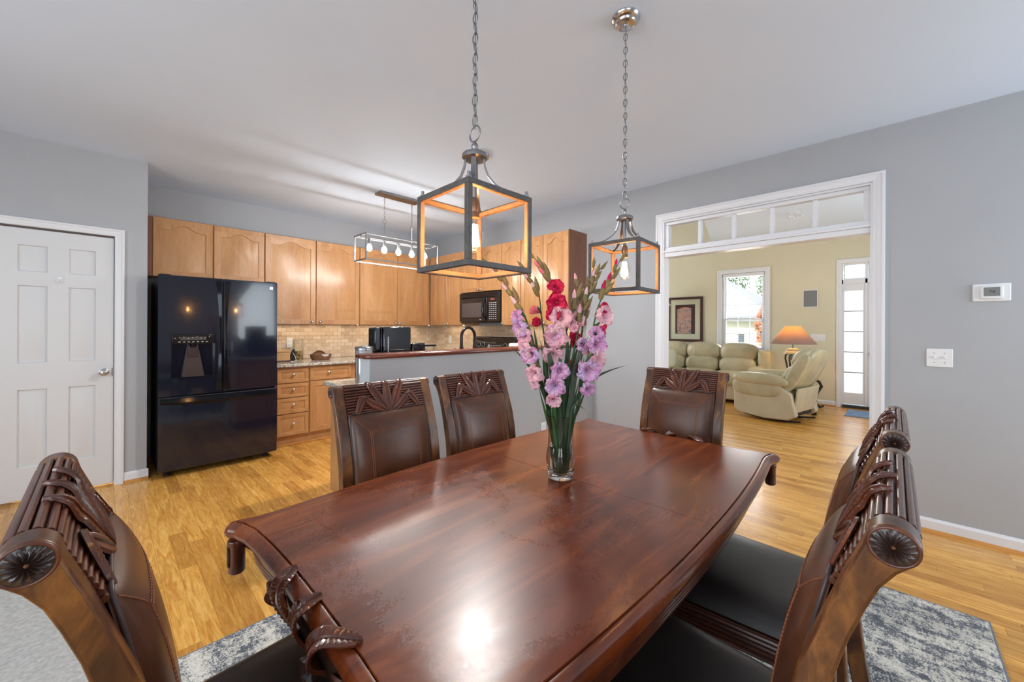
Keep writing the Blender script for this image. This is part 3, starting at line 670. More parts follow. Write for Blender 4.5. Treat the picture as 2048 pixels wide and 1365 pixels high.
# counter things
def lid_jar(t, r, h, m='jarglass'):
    obj('glass', MB().lathe([(0, .003), (r, .003), (r, h), (r - .006, h + .006), (r - .009, h + .006), (r - .004, h - .002), (r - .004, .006), (0, .006)], 28), m, t, smooth=50)
jr = thing('glass_jar', 'clear lidded glass jar with corks inside on kitchen counter', 'jar', (1.635, 5.19, .912)); lid_jar(jr, .062, .24)
obj('lid', MB().lathe([(0, .243), (.060, .243), (.062, .262), (.045, .270), (.012, .274), (.016, .290), (0, .294)], 28), 'jarglass', jr, smooth=50)
for i in range(9):
    a = i * 2.4; tagz = .012 + (i // 3) * .036
    t = thing('cork', 'round brown cork stopper stacked inside the lidded glass jar', 'cork', (1.635 + .030 * math.cos(a), 5.19 + .030 * math.sin(a), .912 + tagz - .003), 0, 'corks in the glass jar')
    obj('body', MB().lathe([(0, 0), (.019, 0), (.021, .004), (.021, .027), (.018, .031), (0, .031)], 16), 'cork', t)
bx = thing('bread_box', 'low honey bamboo box with a drawer line beside the refrigerator', 'box', (1.44, 5.16, .912))
obj('body', MB().box(-.07, .075, -.09, .09, 0, .105), 'bamboo', bx, bevel=.008); obj('lid', MB().box(-.066, .070, -.085, .085, .106, .135), 'bamboo', bx, bevel=.008); obj('base_rail', MB().box(-.073, .078, -.094, .093, .0, .018), 'darkwood', bx, bevel=.004)
gl = thing('oven_mitt', 'black pointed oven mitt with white cord leaning by the jar', 'mitt', (1.545, 5.10, .912))
obj('body', MB().loops([[(sx * w_ + dx_, sy * .012, z) for sx, sy in ((-1, -1), (1, -1), (1, 1), (-1, 1))] for z, w_, dx_ in ((0, .03, 0), (.03, .032, 0), (.07, .028, .004), (.11, .02, .010), (.145, .008, .016))]), 'rubber', gl, bevel=.004)
obj('cord', MB().tube([(.0, -.02, .10), (.02, -.035, .06), (.03, -.045, .01), (-.01, -.055, .004), (-.03, -.05, .005)], .003, 6), 'ceramic', gl)
bk = thing('woven_basket', 'low brown woven basket on the granite counter', 'basket', (1.875, 5.12, .912))
def ell(a, b, z, n=28, amp=0): return [(a * math.cos(q), b * math.sin(q), z + amp * max(0, math.cos(q * 2 + math.pi) * .5 - .2)) for q in (2 * math.pi * i / n for i in range(n))]
obj('basket_wall', MB().loops([ell(.10, .07, 0), ell(.122, .088, .035), ell(.125, .09, .070, amp=.05), ell(.117, .083, .070, amp=.05), ell(.112, .078, .01)], True, True), 'woven', bk, smooth=50)
obj('arched_handle', MB().grid(lambda u_, v_: (-.095 + .19 * u_, .060 + .012 * math.sin(math.pi * v_), .06 + math.sin(math.pi * u_) * .055 * v_), 14, 3), 'woven', bk, smooth=50)
wb = thing('ceramic_bowl', 'small white bowl resting in the woven basket', 'bowl', (1.895, 5.075, .940)); obj('body', MB().lathe([(0, 0), (.025, 0), (.05, .02), (.062, .045), (.058, .045), (.045, .022), (0, .008)], 24), 'ceramic', wb, smooth=50)
cn = thing('canister', 'round brushed steel canister standing behind the half wall end', 'canister', (1.262, 2.655, .912)); obj('body', MB().lathe([(0, 0), (.056, 0), (.058, .004), (.058, .250), (.055, .253), (0, .253)], 32), 'chrome', cn, smooth=50)
obj('lid', MB().lathe([(0, .251), (.060, .251), (.061, .267), (.056, .273), (.02, .281), (0, .282)], 32), 'steel', cn, smooth=50)
cf = thing('coffee_machine', 'large black coffee machine on the peninsula behind the bar cap', 'coffee machine', (1.434, 2.70, .912))
obj('body', MB().box(.0, .23, 0, .165, 0, .413), 'black', cf, bevel=.012); obj('side_column', MB().box(-.012, .002, .02, .15, 0, .405), 'chromeblack', cf, bevel=.008)
obj('spout_head', MB().box(-.055, -.008, .03, .14, .235, .408), 'black', cf, bevel=.01); obj('spout', MB().lathe([(0, 0), (.012, 0), (.016, .03), (0, .03)], 12, (-.035, .10, .205)), 'rubber', cf)
obj('drip_tray', MB().box(-.07, -.01, .03, .15, 0, .05), 'black', cf, bevel=.006); obj('chrome_strip', MB().box(.030, .038, -.003, .002, .07, .34), 'steel', cf, bevel=.002)
for i in range(12): obj('slot', MB().box(.031, .037, -.005, -.002, .08 + i * .021, .088 + i * .021), 'glyph', cf, smooth=0)
gr = thing('coffee_grinder', 'small black grinder with clear cup beside the coffee machine', 'grinder', (1.735, 2.74, .912))
obj('body', MB().box(-.055, .065, -.03, .09, 0, .285), 'black', gr, bevel=.01); obj('cup', MB().lathe([(0, .17), (.045, .17), (.048, .26), (.044, .26), (.041, .175), (0, .175)], 24, (.095, -.04, 0)), 'jarglass', gr, smooth=50); obj('arm', MB().box(.01, .14, -.075, -.005, .258, .270), 'chromeblack', gr, bevel=.003); obj('tray', MB().box(.04, .145, -.08, .04, 0, .17), 'black', gr, bevel=.008)
fc = thing('kitchen_faucet', 'oil-rubbed bronze gooseneck faucet rising behind the bar cap', 'faucet', (2.175, 2.72, .912))
obj('base', MB().lathe([(0, 0), (.034, 0), (.032, .03), (.022, .09), (.019, .20), (.017, .24), (0, .24)], 20), 'bronze', fc, smooth=50)
obj('neck', MB().tube([(0, 0, .23), (0, 0, .30)] + [(.085 - .085 * math.cos(a), .02 * (1 - math.cos(a)) / 2, .325 + .085 * math.sin(a)) for a in [math.pi * i / 14 for i in range(15)]] + [(.17, .02, .27)], .0135, 12), 'bronze', fc, smooth=60)
obj('spray_head', MB().lathe([(0, 0), (.019, 0), (.020, .05), (.015, .10), (0, .10)], 16, (.171, .02, .175)), 'bronze', fc, smooth=50)
obj('lever', MB().tube([(0, 0, .15), (0, .05, .17), (0, .09, .22)], .008, 8), 'bronze', fc)
sd = thing('soap_dispenser', 'small chrome soap pump next to the faucet', 'dispenser', (2.50, 2.72, .912)); obj('body', MB().lathe([(0, 0), (.02, 0), (.018, .17), (.010, .19), (.010, .21), (.022, .215), (.005, .255), (0, .255)], 18), 'chrome', sd, smooth=50)
pt = thing('toaster', 'white rectangular toaster standing near the stove end of the bar', 'toaster', (3.28, 3.03, .913)); obj('body', MB().box(-.12, .15, -.09, .09, .01, .235), 'ceramic', pt, bevel=.02, seg=3); obj('slot', MB().box(-.09, .12, -.015, .015, .228, .2365), 'ink', pt); obj('foot', MB().box(-.10, .13, -.07, .07, 0, .012), 'rubber', pt)
pm = thing('pepper_mill', 'dark turned pepper mill behind the white toaster', 'pepper mill', (3.60, 3.40, .913)); obj('body', MB().lathe([(0, 0), (.028, 0), (.024, .05), (.030, .10), (.022, .19), (.027, .21), (.015, .225), (.024, .25), (.026, .27), (.014, .295), (0, .30)], 20), 'rubber', pm, smooth=50)

# kitchen box lamp
kl = thing('kitchen_lamp', 'nickel box frame lamp with five bare bulbs hanging in the kitchen', 'ceiling lamp', (2.228, 3.885, 2.26))
X0, X1, Y0, Y1, Z0, Z1 = -.432, .432, -.135, .135, -.265, 0; bt = .012
def bars(mb, X0, X1, Y0, Y1, Z0, Z1, b):
    for y in (Y0, Y1 - b):
        for z in (Z0, Z1 - b): mb.box(X0, X1, y, y + b, z, z + b)
    for xx in (X0, X1 - b):
        for z in (Z0, Z1 - b): mb.box(xx, xx + b, Y0 + b, Y1 - b, z, z + b)
        for y in (Y0, Y1 - b): mb.box(xx, xx + b, y, y + b, Z0 + b, Z1 - b)
    return mb
obj('frame', bars(MB(), X0, X1, Y0, Y1, Z0, Z1, bt), 'whiteframe', kl, smooth=0)
obj('socket_bar', MB().box(X0 + .01, X1 - .01, -.016, .016, -.022, -.006), 'whiteframe', kl, smooth=0)
for i in range(5):
    xx = -.332 + i * .166
    s = obj('socket', MB().lathe([(0, -.085), (.013, -.085), (.014, -.03), (.006, -.024), (0, -.02)], 14, (xx, 0, 0)), 'whiteframe', kl, smooth=50)
    obj('bulb', MB().lathe([(0, -.158), (.015, -.154), (.027, -.139), (.029, -.124), (.023, -.105), (.013, -.090), (.012, -.083), (0, -.083)], 18, (xx, 0, 0)), 'hotbulb', kl, smooth=60)
    l = light('bulb_light', 'POINT', (xx, 0, -.165), 7.5, (1, .97, .92), .022); l.parent = kl
for xx in (-.165, .165):
    obj('rod', MB().tube([(xx, 0, -.01), (xx, 0, .16)], .004, 8), 'steel', kl)
    ch = obj('chain', MB().tube([(xx + .022 * math.cos(a), 0, .182 + .022 * math.sin(a)) for a in [2 * math.pi * i / 18 for i in range(18)]], .0025, 6, True), 'steel', kl)
    zz = .206; k_ = 0
    while zz < .445:
        m_ = MB().tube([(xx + (.007 * math.cos(a) if k_ % 2 else 0), (0 if k_ % 2 else .007 * math.cos(a)), zz + .016 * math.sin(a) + .012) for a in [2 * math.pi * i / 12 for i in range(12)]], .0016, 5, True); obj('link', m_, 'steel', ch); zz += .027; k_ += 1
obj('canopy', MB().box(-.24, .24, -.068, .068, .455, .479), 'steel', kl, bevel=.003)
# flush ceiling light over the bar
cdl = thing('flush_ceiling_light', 'round flush ceiling light glowing behind the front lantern stem', 'ceiling lamp', (2.135, 2.455, 2.74))
obj('rim', MB().lathe([(0, 0), (.085, 0), (.09, -.012), (.084, -.024), (.070, -.026), (.068, -.018), (0, -.018)], 32), 'chrome', cdl, smooth=40); obj('diffuser', MB().lathe([(0, -.030), (.04, -.028), (.066, -.020), (.066, -.017), (0, -.017)], 32), 'disc', cdl, smooth=50)
l = light('ceiling_disc_light', 'AREA', (0, 0, -.035), 44, (1, .98, .95), .13, aim=(0, 0, -1)); l.parent = cdl

# ================================================================== LIVING ROOM
wn = thing('window_2', 'double-hung window with muntins and open blinds behind the sofa', 'window'); wn['kind'] = 'structure'
obj('frame', MB().box(8.73, 8.81, 1.76, 1.79, .88, 2.41).box(8.73, 8.81, 2.48, 2.51, .88, 2.41).box(8.73, 8.81, 1.79, 2.48, .88, .92).box(8.73, 8.81, 1.79, 2.48, 2.38, 2.41), 'white', wn, smooth=0)
obj('upper_sash', MB().box(8.775, 8.80, 1.79, 1.825, 1.47, 2.38).box(8.775, 8.80, 2.445, 2.48, 1.47, 2.38).box(8.775, 8.80, 1.825, 2.445, 1.47, 1.51).box(8.775, 8.80, 1.825, 2.445, 2.345, 2.38), 'white', wn, smooth=0)
obj('lower_sash', MB().box(8.745, 8.77, 1.79, 1.825, .92, 1.52).box(8.745, 8.77, 2.445, 2.48, .92, 1.52).box(8.745, 8.77, 1.825, 2.445, .92, .96).box(8.745, 8.77, 1.825, 2.445, 1.48, 1.52), 'white', wn, smooth=0)
for i in (1, 2):
    y = 1.825 + .62 * i / 3; obj('muntin', MB().box(8.78, 8.795, y - .008, y + .008, 1.51, 2.345), 'white', wn, smooth=0); obj('muntin', MB().box(8.75, 8.765, y - .008, y + .008, .96, 1.48), 'white', wn, smooth=0)
for i in (1, 2): z = 1.51 + .835 * i / 3; obj('muntin', MB().box(8.779, 8.796, 1.825, 2.445, z - .008, z + .008), 'white', wn, smooth=0)
obj('muntin', MB().box(8.749, 8.766, 1.825, 2.445, 1.212, 1.228), 'white', wn, smooth=0)
obj('pane', MB().box(8.786, 8.789, 1.825, 2.445, 1.51, 2.345), 'pane', wn, smooth=0); obj('pane', MB().box(8.756, 8.759, 1.825, 2.445, .96, 1.48), 'pane', wn, smooth=0)
obj('sill', MB().box(8.665, 8.76, 1.70, 2.57, .86, .885), 'white', wn, bevel=.004)
bl = thing('window_blind', 'white horizontal blind with open slats hanging in the window behind the sofa', 'blind', (8.712, 2.135, 0))
obj('head_rail', MB().box(-.012, .018, -.36, .36, 2.345, 2.405), 'white', bl, smooth=0)
sl = MB(); z = .90
slat = mesh_of('slat', MB().box(-.016, .016, -.355, .355, -.0012, .0012), 'blind', 0)
while z < 2.34: obj('slat', slat, None, bl, loc=(0, 0, z)); z += .040
for y in (-.28, .28): obj('cord', MB().tube([(0, y, .885), (0, y, 2.35)], .0015, 5), 'white', bl)
obj('bottom_rail', MB().box(-.016, .016, -.355, .355, .886, .896), 'white', bl, smooth=0)
# entrance: door slab, sidelight and transom
en = thing('door_2', 'white front entrance door with deadbolt, knob, glazed sidelight and transom', 'door'); en['kind'] = 'structure'
obj('door_slab', MB().box(8.735, 8.78, -.60, .318, .02, 2.085), 'white', en, bevel=.003)
obj('frame', MB().box(8.70, 8.80, .318, .345, 0, 2.43).box(8.70, 8.80, -.69, .64, 2.085, 2.155).box(8.70, 8.80, .625, .645, 0, 2.43).box(8.70, 8.80, -.70, -.60, 0, 2.43), 'white', en, smooth=0)
sdl = obj('sidelight', MB().box(8.72, 8.77, .345, .372, .06, 2.085).box(8.72, 8.77, .612, .625, .06, 2.085).box(8.72, 8.77, .372, .612, .06, .25).box(8.72, 8.77, .372, .612, 1.965, 2.085), 'white', en, smooth=0)
for i in range(5):
    z = .25 + i * .343; obj('pane', MB().box(8.745, 8.749, .372, .612, z, z + .343), 'frosted', sdl, smooth=0)
    if i: obj('muntin', MB().box(8.722, 8.7455, .372, .612, z - .008, z + .008), 'lcd', sdl, smooth=0)
obj('threshold', MB().box(8.66, 8.80, -.69, .63, .0, .045), 'ink', en, smooth=0)
trn = obj('transom', MB().box(8.72, 8.77, -.60, .61, 2.155, 2.17).box(8.72, 8.77, -.60, .61, 2.40, 2.43).box(8.722, 8.768, .285, .30, 2.17, 2.40).box(8.722, 8.768, -.01, .005, 2.17, 2.40).box(8.722, 8.768, -.305, -.29, 2.17, 2.40), 'white', en, smooth=0)
for a, b in ((.30, .61), (.005, .285), (-.29, -.01), (-.60, -.305)): obj('pane', MB().box(8.745, 8.749, a, b, 2.17, 2.40), 'frosted', trn, smooth=0)
for z, r in ((.925, .030), (1.068, .026)):
    obj('door_knob' if z < 1 else 'deadbolt', MB().lathe([(0, 0), (r, 0), (r, .008), (.012, .012), (.012, .03), (r * .85, .04), (r * .85, .055), (0, .06)] if z < 1 else [(0, 0), (r, 0), (r, .014), (.016, .02), (0, .02)], 20).shift(0, lambda x, y, q, z=z: (8.735 - q, .262 + x, y + z)), 'chrome', en, smooth=50)
dm = thing('doormat', 'blue patterned doormat lying inside the front entrance', 'mat', (8.16, .16, 0)); obj('body', MB().box(-.31, .30, -.42, .38, 0, .010), 'mat', dm, bevel=.003); obj('border', MB().box(-.32, -.30, -.43, .39, 0, .009).box(.29, .31, -.43, .39, 0, .009), 'rugedge', dm)

pf = thing('framed_print', 'framed garden print in dark cherry frame on tan wall above sofa', 'picture', (XL, 3.235, 1.515), R(-90))
w2, h2 = .365, .475
def ring(a0, b0, a1, b1, y0, y1): return MB().loops([[(-a0, y0, -b0), (a0, y0, -b0), (a0, y0, b0), (-a0, y0, b0)], [(-a0, y1, -b0), (a0, y1, -b0), (a0, y1, b0), (-a0, y1, b0)], [(-a1, y1, -b1), (a1, y1, -b1), (a1, y1, b1), (-a1, y1, b1)], [(-a1, y0, -b1), (a1, y0, -b1), (a1, y0, b1), (-a1, y0, b1)]], False, False)
obj('frame', ring(w2, h2, w2 - .048, h2 - .048, 0, -.032), 'frame', pf, smooth=0); obj('mat_board', MB().box(-w2 + .045, w2 - .045, -.012, 0, -h2 + .045, h2 - .045), 'matboard', pf, smooth=0)
obj('liner', ring(.205, .315, .197, .307, -.010, -.016), 'ink', pf, smooth=0)
pr_ = obj('print', MB().box(-.195, .195, -.014, -.010, -.305, .305), 'art', pf, smooth=0)
arc = [(-.165, .215)] + [(-.165 + .33 * i / 12, .215 + .045 * math.sin(math.pi * i / 12)) for i in range(1, 12)] + [(.130, .215)]
obj('dark_surround', MB().prism([(.195, -.305), (.195, .305), (-.195, .305), (-.195, -.305), (-.165, -.305)] + arc + [(.130, -.305)], lambda a, b: (a, -.0155, b), lambda a, b: (a, -.0135, b)), 'frame', pr_, smooth=0)
sp = thing('wall_speaker', 'flat gray in-wall speaker grille on tan wall between window and door', 'speaker', (XL, 1.07, 1.858), R(-90)); obj('bezel', ring(.108, .155, .096, .143, 0, -.010), 'white', sp, smooth=0); obj('grille', MB().box(-.097, .097, -.007, 0, -.144, .144), 'lcd', sp, smooth=0)
# small ceiling fixture in the foyer
cfn = thing('ceiling_fixture', 'small white three-arm ceiling fixture seen through the fourth transom pane', 'ceiling lamp', (6.9, 1.04, 3.0))
obj('canopy', MB().lathe([(0, -.02), (.05, -.018), (.055, 0), (0, 0)], 20), 'white', cfn, smooth=50); obj('rod', MB().tube([(0, 0, 0), (0, 0, -.06)], .006, 8), 'white', cfn)
for i in range(3):
    q = 2.1 * i + .3; am = obj('arm', MB().tube([(0, 0, -.055), (.05 * math.cos(q), .05 * math.sin(q), -.065), (.09 * math.cos(q), .09 * math.sin(q), -.05)], .005, 6), 'white', cfn)
    obj('glass_shade', MB().lathe([(.010, 0), (.026, -.02), (.030, -.04), (.028, -.04), (.024, -.02), (.008, -.002)], 16, (.09 * math.cos(q), .09 * math.sin(q), -.05), cap=False), 'ceramic', am, smooth=60)

def puff(x0, x1, y0, y1, z0, z1, e=3.2, nu=16, nv=10, sag=0, fn=None):
    """superellipsoid pillow"""
    cx, cy, cz, a, b, c = (x0 + x1) / 2, (y0 + y1) / 2, (z0 + z1) / 2, (x1 - x0) / 2, (y1 - y0) / 2, (z1 - z0) / 2
    def sgp(v, p): return math.copysign(abs(v) ** p, v)
    p = 2 / e
    def f(u_, v_):
        t1, t2 = 2 * math.pi * u_, math.pi * (v_ - .5) * .9999
        q = (cx + a * sgp(math.cos(t2), p) * sgp(math.cos(t1), p), cy + b * sgp(math.cos(t2), p) * sgp(math.sin(t1), p), cz + c * sgp(math.sin(t2), p * 1.25))
        return fn(*q) if fn else q
    return MB().grid(f, nu * 2, nv * 2, cu=True)
# sofa against the window wall, facing -x
so = thing('leather_sofa', 'long sage cream leather sofa along the window wall', 'sofa', (7.62, 1.62, 0))
obj('base', MB().box(.06, .85, .10, 2.9, .06, .42), 'cream2', so, bevel=.03)
for xx in (.10, .80):
    for yy in (.12, 2.85): obj('foot', MB().box(xx - .03, xx + .03, yy - .03, yy + .03, 0, .065), 'ink', so)
obj('back_frame', MB().box(.66, .90, .02, 2.9, .10, .90), 'cream2', so, bevel=.05, seg=3)
obj('arm', puff(-.02, .66, -.03, .22, .05, .66, 4.5), 'cream', so, smooth=80); obj('arm_end', MB().box(.50, .88, -.06, .14, .30, .93), 'cream', so, bevel=.05, seg=3)
for i in range(4):
    y = .16 + i * .62
    obj('seat_cushion', puff(-.02, .60, y, y + .615, .30, .56, 4.5), 'cream', so, smooth=80)
    obj('lumbar_cushion', puff(.42, .72, y, y + .615, .48, .79, 3.5), 'cream', so, smooth=80)
    obj('back_cushion', puff(.50, .82, y - .01, y + .625, .70, 1.06, 3.2), 'cream', so, smooth=80)
    for q in (.2, .42): obj('seam', MB().tube([(.512, y + q, .74), (.498, y + q, .88), (.53, y + q, 1.0)], .003, 5), 'cream2', so)
pw_ = thing('throw_pillow', 'square pale patterned throw pillow propped at the visible sofa end', 'pillow', (7.80, 3.24, .56), .2)
obj('body', puff(-.05, .05, -.17, .17, 0, .34, 5, fn=lambda x, y, z: (x + (z - .2) * .35, y, z)), 'matboard', pw_, smooth=80)
tag(pw_, 'square pale throw pillow propped on the sofa beside the opening jamb', 'pillow')
fo = MB().lathe([(0, 0), (.15, 0), (.15, .015), (.02, .03), (.012, .04), (.012, 1.80), (0, 1.80)], 24)
flp = thing('floor_lamp', 'floor lamp with cream bell shade at the sofa back corner', 'lamp', (8.25, 3.60, 0)); obj('base', fo, 'iron', flp)
obj('lamp_shade', MB().lathe([(.115, 2.06), (.13, 1.97), (.17, 1.88), (.225, 1.80), (.222, 1.80), (.167, 1.882), (.127, 1.972), (.112, 2.06)], 32, cap=False), 'shadecream', flp, smooth=60); obj('finial', MB().lathe([(0, 1.8), (.01, 1.8), (.01, 2.08), (0, 2.09)], 10), 'iron', flp)

# recliner: local +x is the way it faces
rc = thing('recliner', 'sage cream leather rocker recliner turned towards the sofa', 'recliner', (6.99, 1.262, 0), R(78))
side = [(-.40, .12), (-.30, .055), (.0, .035), (.36, .07), (.42, .12), (.43, .50), (.40, .57), (.0, .56), (-.22, .50), (-.34, .42)]
for s in (-1, 1):
    obj('side_panel', MB().prism(side, lambda a, b, s=s: (a, s * .40, b), lambda a, b, s=s: (a, s * .30, b)), 'cream2', rc, bevel=.02, seg=3)
    obj('arm_pad', puff(-.30, .46, s * .355 - .085, s * .355 + .085, .50, .68, 3, fn=lambda x, y, z: (x, y, z + .05 * (.46 - x) * 0 - .12 * max(0, -x - .05) ** 1.2 + .0)), 'cream', rc, smooth=80)
    obj('arm_drape', puff(-.22, .445, s * .385 - .035, s * .385 + .035, .34, .60, 3.5), 'cream', rc, smooth=80)
obj('seat', puff(-.30, .42, -.28, .28, .26, .52, 4), 'cream', rc, smooth=80); obj('foot_rest', MB().box(.36, .44, -.29, .29, .12, .44), 'cream', rc, bevel=.03, seg=3)
lean = lambda x, y, z: (x - .46 * (z - .45), y, z)
obj('backrest', puff(-.36, -.12, -.31, .31, .42, 1.04, 3.4, fn=lean), 'cream', rc, smooth=80); obj('head_pillow', puff(-.30, -.05, -.29, .29, .80, 1.05, 2.8, fn=lean), 'cream', rc, smooth=80)
obj('lumbar_pillow', puff(-.28, -.04, -.28, .28, .50, .82, 3, fn=lean), 'cream', rc, smooth=80)
for s in (-1, 1): obj('back_wing', puff(-.34, -.16, s * .33 - .045, s * .33 + .045, .44, .97, 3.4, fn=lean), 'cream', rc, smooth=80)
obj('back_skirt', MB().prism([(-.345, .16), (-.37, .16), (-.42, .50), (-.39, .50)], lambda a, b: (a, -.35, b), lambda a, b: (a, .35, b)), 'cream2', rc, bevel=.006)
obj('mechanism', MB().box(-.34, .30, -.29, .29, .10, .30), 'ink', rc)
for s in (-1, 1): obj('rocker_rail', MB().tube([(-.40, s * .25, .035), (-.2, s * .25, .012), (.1, s * .25, .012), (.34, s * .25, .04)], .012, 8), 'ink', rc)
# end table and lamp
et = thing('end_table', 'stone-topped end table on scrolled iron legs behind recliner', 'table', (7.91, 1.20, 0))
obj('tabletop', MB().box(-.42, .42, -.31, .31, .53, .56), 'stone', et, bevel=.012, seg=3); obj('apron', MB().box(-.38, .38, -.27, .27, .47, .53), 'iron', et, bevel=.005)
for i in range(9): obj('apron_ring', MB().tube([(-.34 + i * .085 + .026 * math.cos(a), -.275, .50 + .022 * math.sin(a)) for a in [2 * math.pi * k / 12 for k in range(12)]], .005, 5, True), 'iron', et)
for sx in (-1, 1):
    for sy in (-1, 1):
        pts = [(sx * .33, sy * .24, .48), (sx * .40, sy * .30, .44), (sx * .43, sy * .33, .36), (sx * .38, sy * .28, .26), (sx * .33, sy * .25, .16), (sx * .34, sy * .26, .07), (sx * .39, sy * .31, .022), (sx * .43, sy * .35, .03), (sx * .435, sy * .355, .055)]
        obj('leg', MB().tube(pts, [.02, .022, .022, .024, .026, .024, .02, .017, .012], 10), 'iron', et, smooth=60)
lp = thing('table_lamp', 'table lamp with wide taupe cone shade on scrolled iron legs', 'lamp', (7.83, 1.19, .56))
obj('base', MB().box(-.11, .11, -.11, .11, 0, .02), 'iron', lp, bevel=.005)
for i in range(3):
    a = 2 * math.pi * i / 3 + .9; ca, sa = math.cos(a), math.sin(a)
    obj('leg', MB().tube([(ca * r, sa * r, z) for r, z in ((.06, .335), (.11, .345), (.145, .32), (.15, .26), (.125, .18), (.10, .09), (.105, .04), (.13, .022), (.15, .04))], [.010, .013, .014, .014, .014, .013, .012, .011, .008], 8), 'iron', lp, smooth=60)
obj('urn', MB().lathe([(0, .25), (.03, .25), (.055, .27), (.06, .34), (.05, .36), (0, .36)], 20), 'steel', lp, smooth=50); obj('collar', MB().lathe([(0, .35), (.125, .352), (.12, .375), (.09, .40), (.085, .43), (.03, .445), (0, .445)], 24), 'stone', lp, smooth=40)
obj('rod', MB().tube([(0, 0, .0), (0, 0, .80)], .006, 8), 'iron', lp)
obj('lamp_shade', MB().lathe([(.105, .805), (.32, .515), (.316, .515), (.101, .805)], 40, cap=False), 'shadecloth', lp, smooth=60); obj('bulb', MB().lathe([(0, .58), (.02, .59), (.028, .63), (.012, .68), (0, .68)], 14), 'filament', lp, smooth=60)
l = light('lamp_light', 'POINT', (0, 0, .73), 9, (1, .78, .46), .03); l.parent = lp

# ================================================================== OUTSIDE
S('ground_lawn', [(8.9, 45, -20, 30, -.9, -.6)], 'grass', 'lawn outside the living room window', 'ground')
S('ground_porch', [(8.82, 10.4, -2.2, 1.4, -.6, -.03)], 'ceramic', 'pale porch slab outside the front entrance', 'ground')
nb = thing('neighbor_house', 'neighbour house with cream siding and pale hip roof outside the window', 'house', (20.5, 6.4, -.6))
obj('wall', MB().box(0, 8, -2.2, 6, 0, 2.45), 'siding', nb, smooth=0)
obj('roof', MB().add([(-.4, -2.6, 2.4), (8.4, -2.6, 2.4), (8.4, 6.4, 2.4), (-.4, 6.4, 2.4), (3.6, 1.2, 5.2), (4.4, 2.6, 5.2), (-.4, -2.6, 2.5), (8.4, -2.6, 2.5), (8.4, 6.4, 2.5), (-.4, 6.4, 2.5)], [(0, 3, 2, 1), (6, 7, 4), (7, 8, 5, 4), (8, 9, 5), (9, 6, 4, 5), (0, 1, 7, 6), (1, 2, 8, 7), (2, 3, 9, 8), (3, 0, 6, 9)]), 'roofing', nb, smooth=0)
for y in (-1.5, -.6, .3, 1.2):
    f_ = obj('window', MB().box(-.06, 0, y, y + .36, .75, 1.75), 'white', nb, smooth=0); obj('pane', MB().box(-.07, -.05, y + .05, y + .31, .8, 1.7), 'shutter', f_, smooth=0)
def tree(name, label, loc, h, r, m, n, seed):
    t = thing(name, label, 'tree', loc, 0, None); q = random.Random(seed)
    obj('trunk', MB().tube([(0, 0, 0), (.05, .03, h * .35), (-.04, .06, h * .62), (.02, 0, h * .85)], [.16, .13, .09, .03], 10), 'bark', t, smooth=60)
    for k in range(5):
        a = q.random() * 6.28; obj('branch', MB().tube([(0, 0, h * (.35 + .08 * k)), (math.cos(a) * r * .4, math.sin(a) * r * .4, h * (.5 + .08 * k)), (math.cos(a) * r * .8, math.sin(a) * r * .8, h * (.58 + .09 * k))], [.06, .04, .015], 6), 'bark', t, smooth=60)
    mb = MB()
    for i in range(n):
        v = Vector((q.gauss(0, 1), q.gauss(0, 1), q.gauss(0, 1))).normalized() * (q.random() ** .45)
        p = Vector((v.x * r, v.y * r, h * .66 + v.z * h * .40)); a = Vector((q.gauss(0, 1), q.gauss(0, 1), q.gauss(0, 1))).normalized() * .13; b = a.orthogonal().normalized() * .07
        mb.add([p - a, p + b, p + a, p - b], [(0, 1, 2, 3)])
    tag(obj('foliage', mb, m, t, smooth=0), None, None, kind='stuff'); return t
tree('shade_tree', 'tall green tree rising behind the neighbour house roof', (37, 12.5, -.6), 9.0, 3.9, 'leafg', 8000, 1)
tree('shade_tree', 'second green tree standing nearer the front door side', (34, 4.2, -.6), 8.0, 3.2, 'leafg', 7000, 2)
tree('maple_tree', 'small red maple tree at the corner of the neighbour house', (18.6, 3.25, -.6), 3.0, .85, 'leafr', 2600, 3)

# ================================================================== DINING ROOM
def rug(name, label, x0, x1, y0, y1, h, m, edge=None):
    t = thing(name, label, 'rug', ((x0 + x1) / 2, (y0 + y1) / 2, 0)); a, b = (x1 - x0) / 2, (y1 - y0) / 2
    obj('pile', MB().loops([[(-p, -q, z), (p, -q, z), (p, q, z), (-p, q, z)] for p, q, z in ((a - .006, b - .006, .001), (a - .006, b - .006, h - .003), (a - .010, b - .010, h))]), m, t, smooth=0)
    if edge: obj('binding', MB().tube([(-a + .004, -b + .004, h * .5), (a - .004, -b + .004, h * .5), (a - .004, b - .004, h * .5), (-a + .004, b - .004, h * .5)], h * .5 - .0005, 8, True), edge, t, smooth=60)
    return t
rug('area_rug', 'gray and cream distressed wool rug with slate binding under the dining table', -.30, 2.775, -.315, 2.03, .012, 'rug', 'rugedge')
rug('shag_rug', 'plain light gray shag rug beyond the head chair beside the pantry door', -1.9, .0, 2.06, 3.30, .020, 'shag')

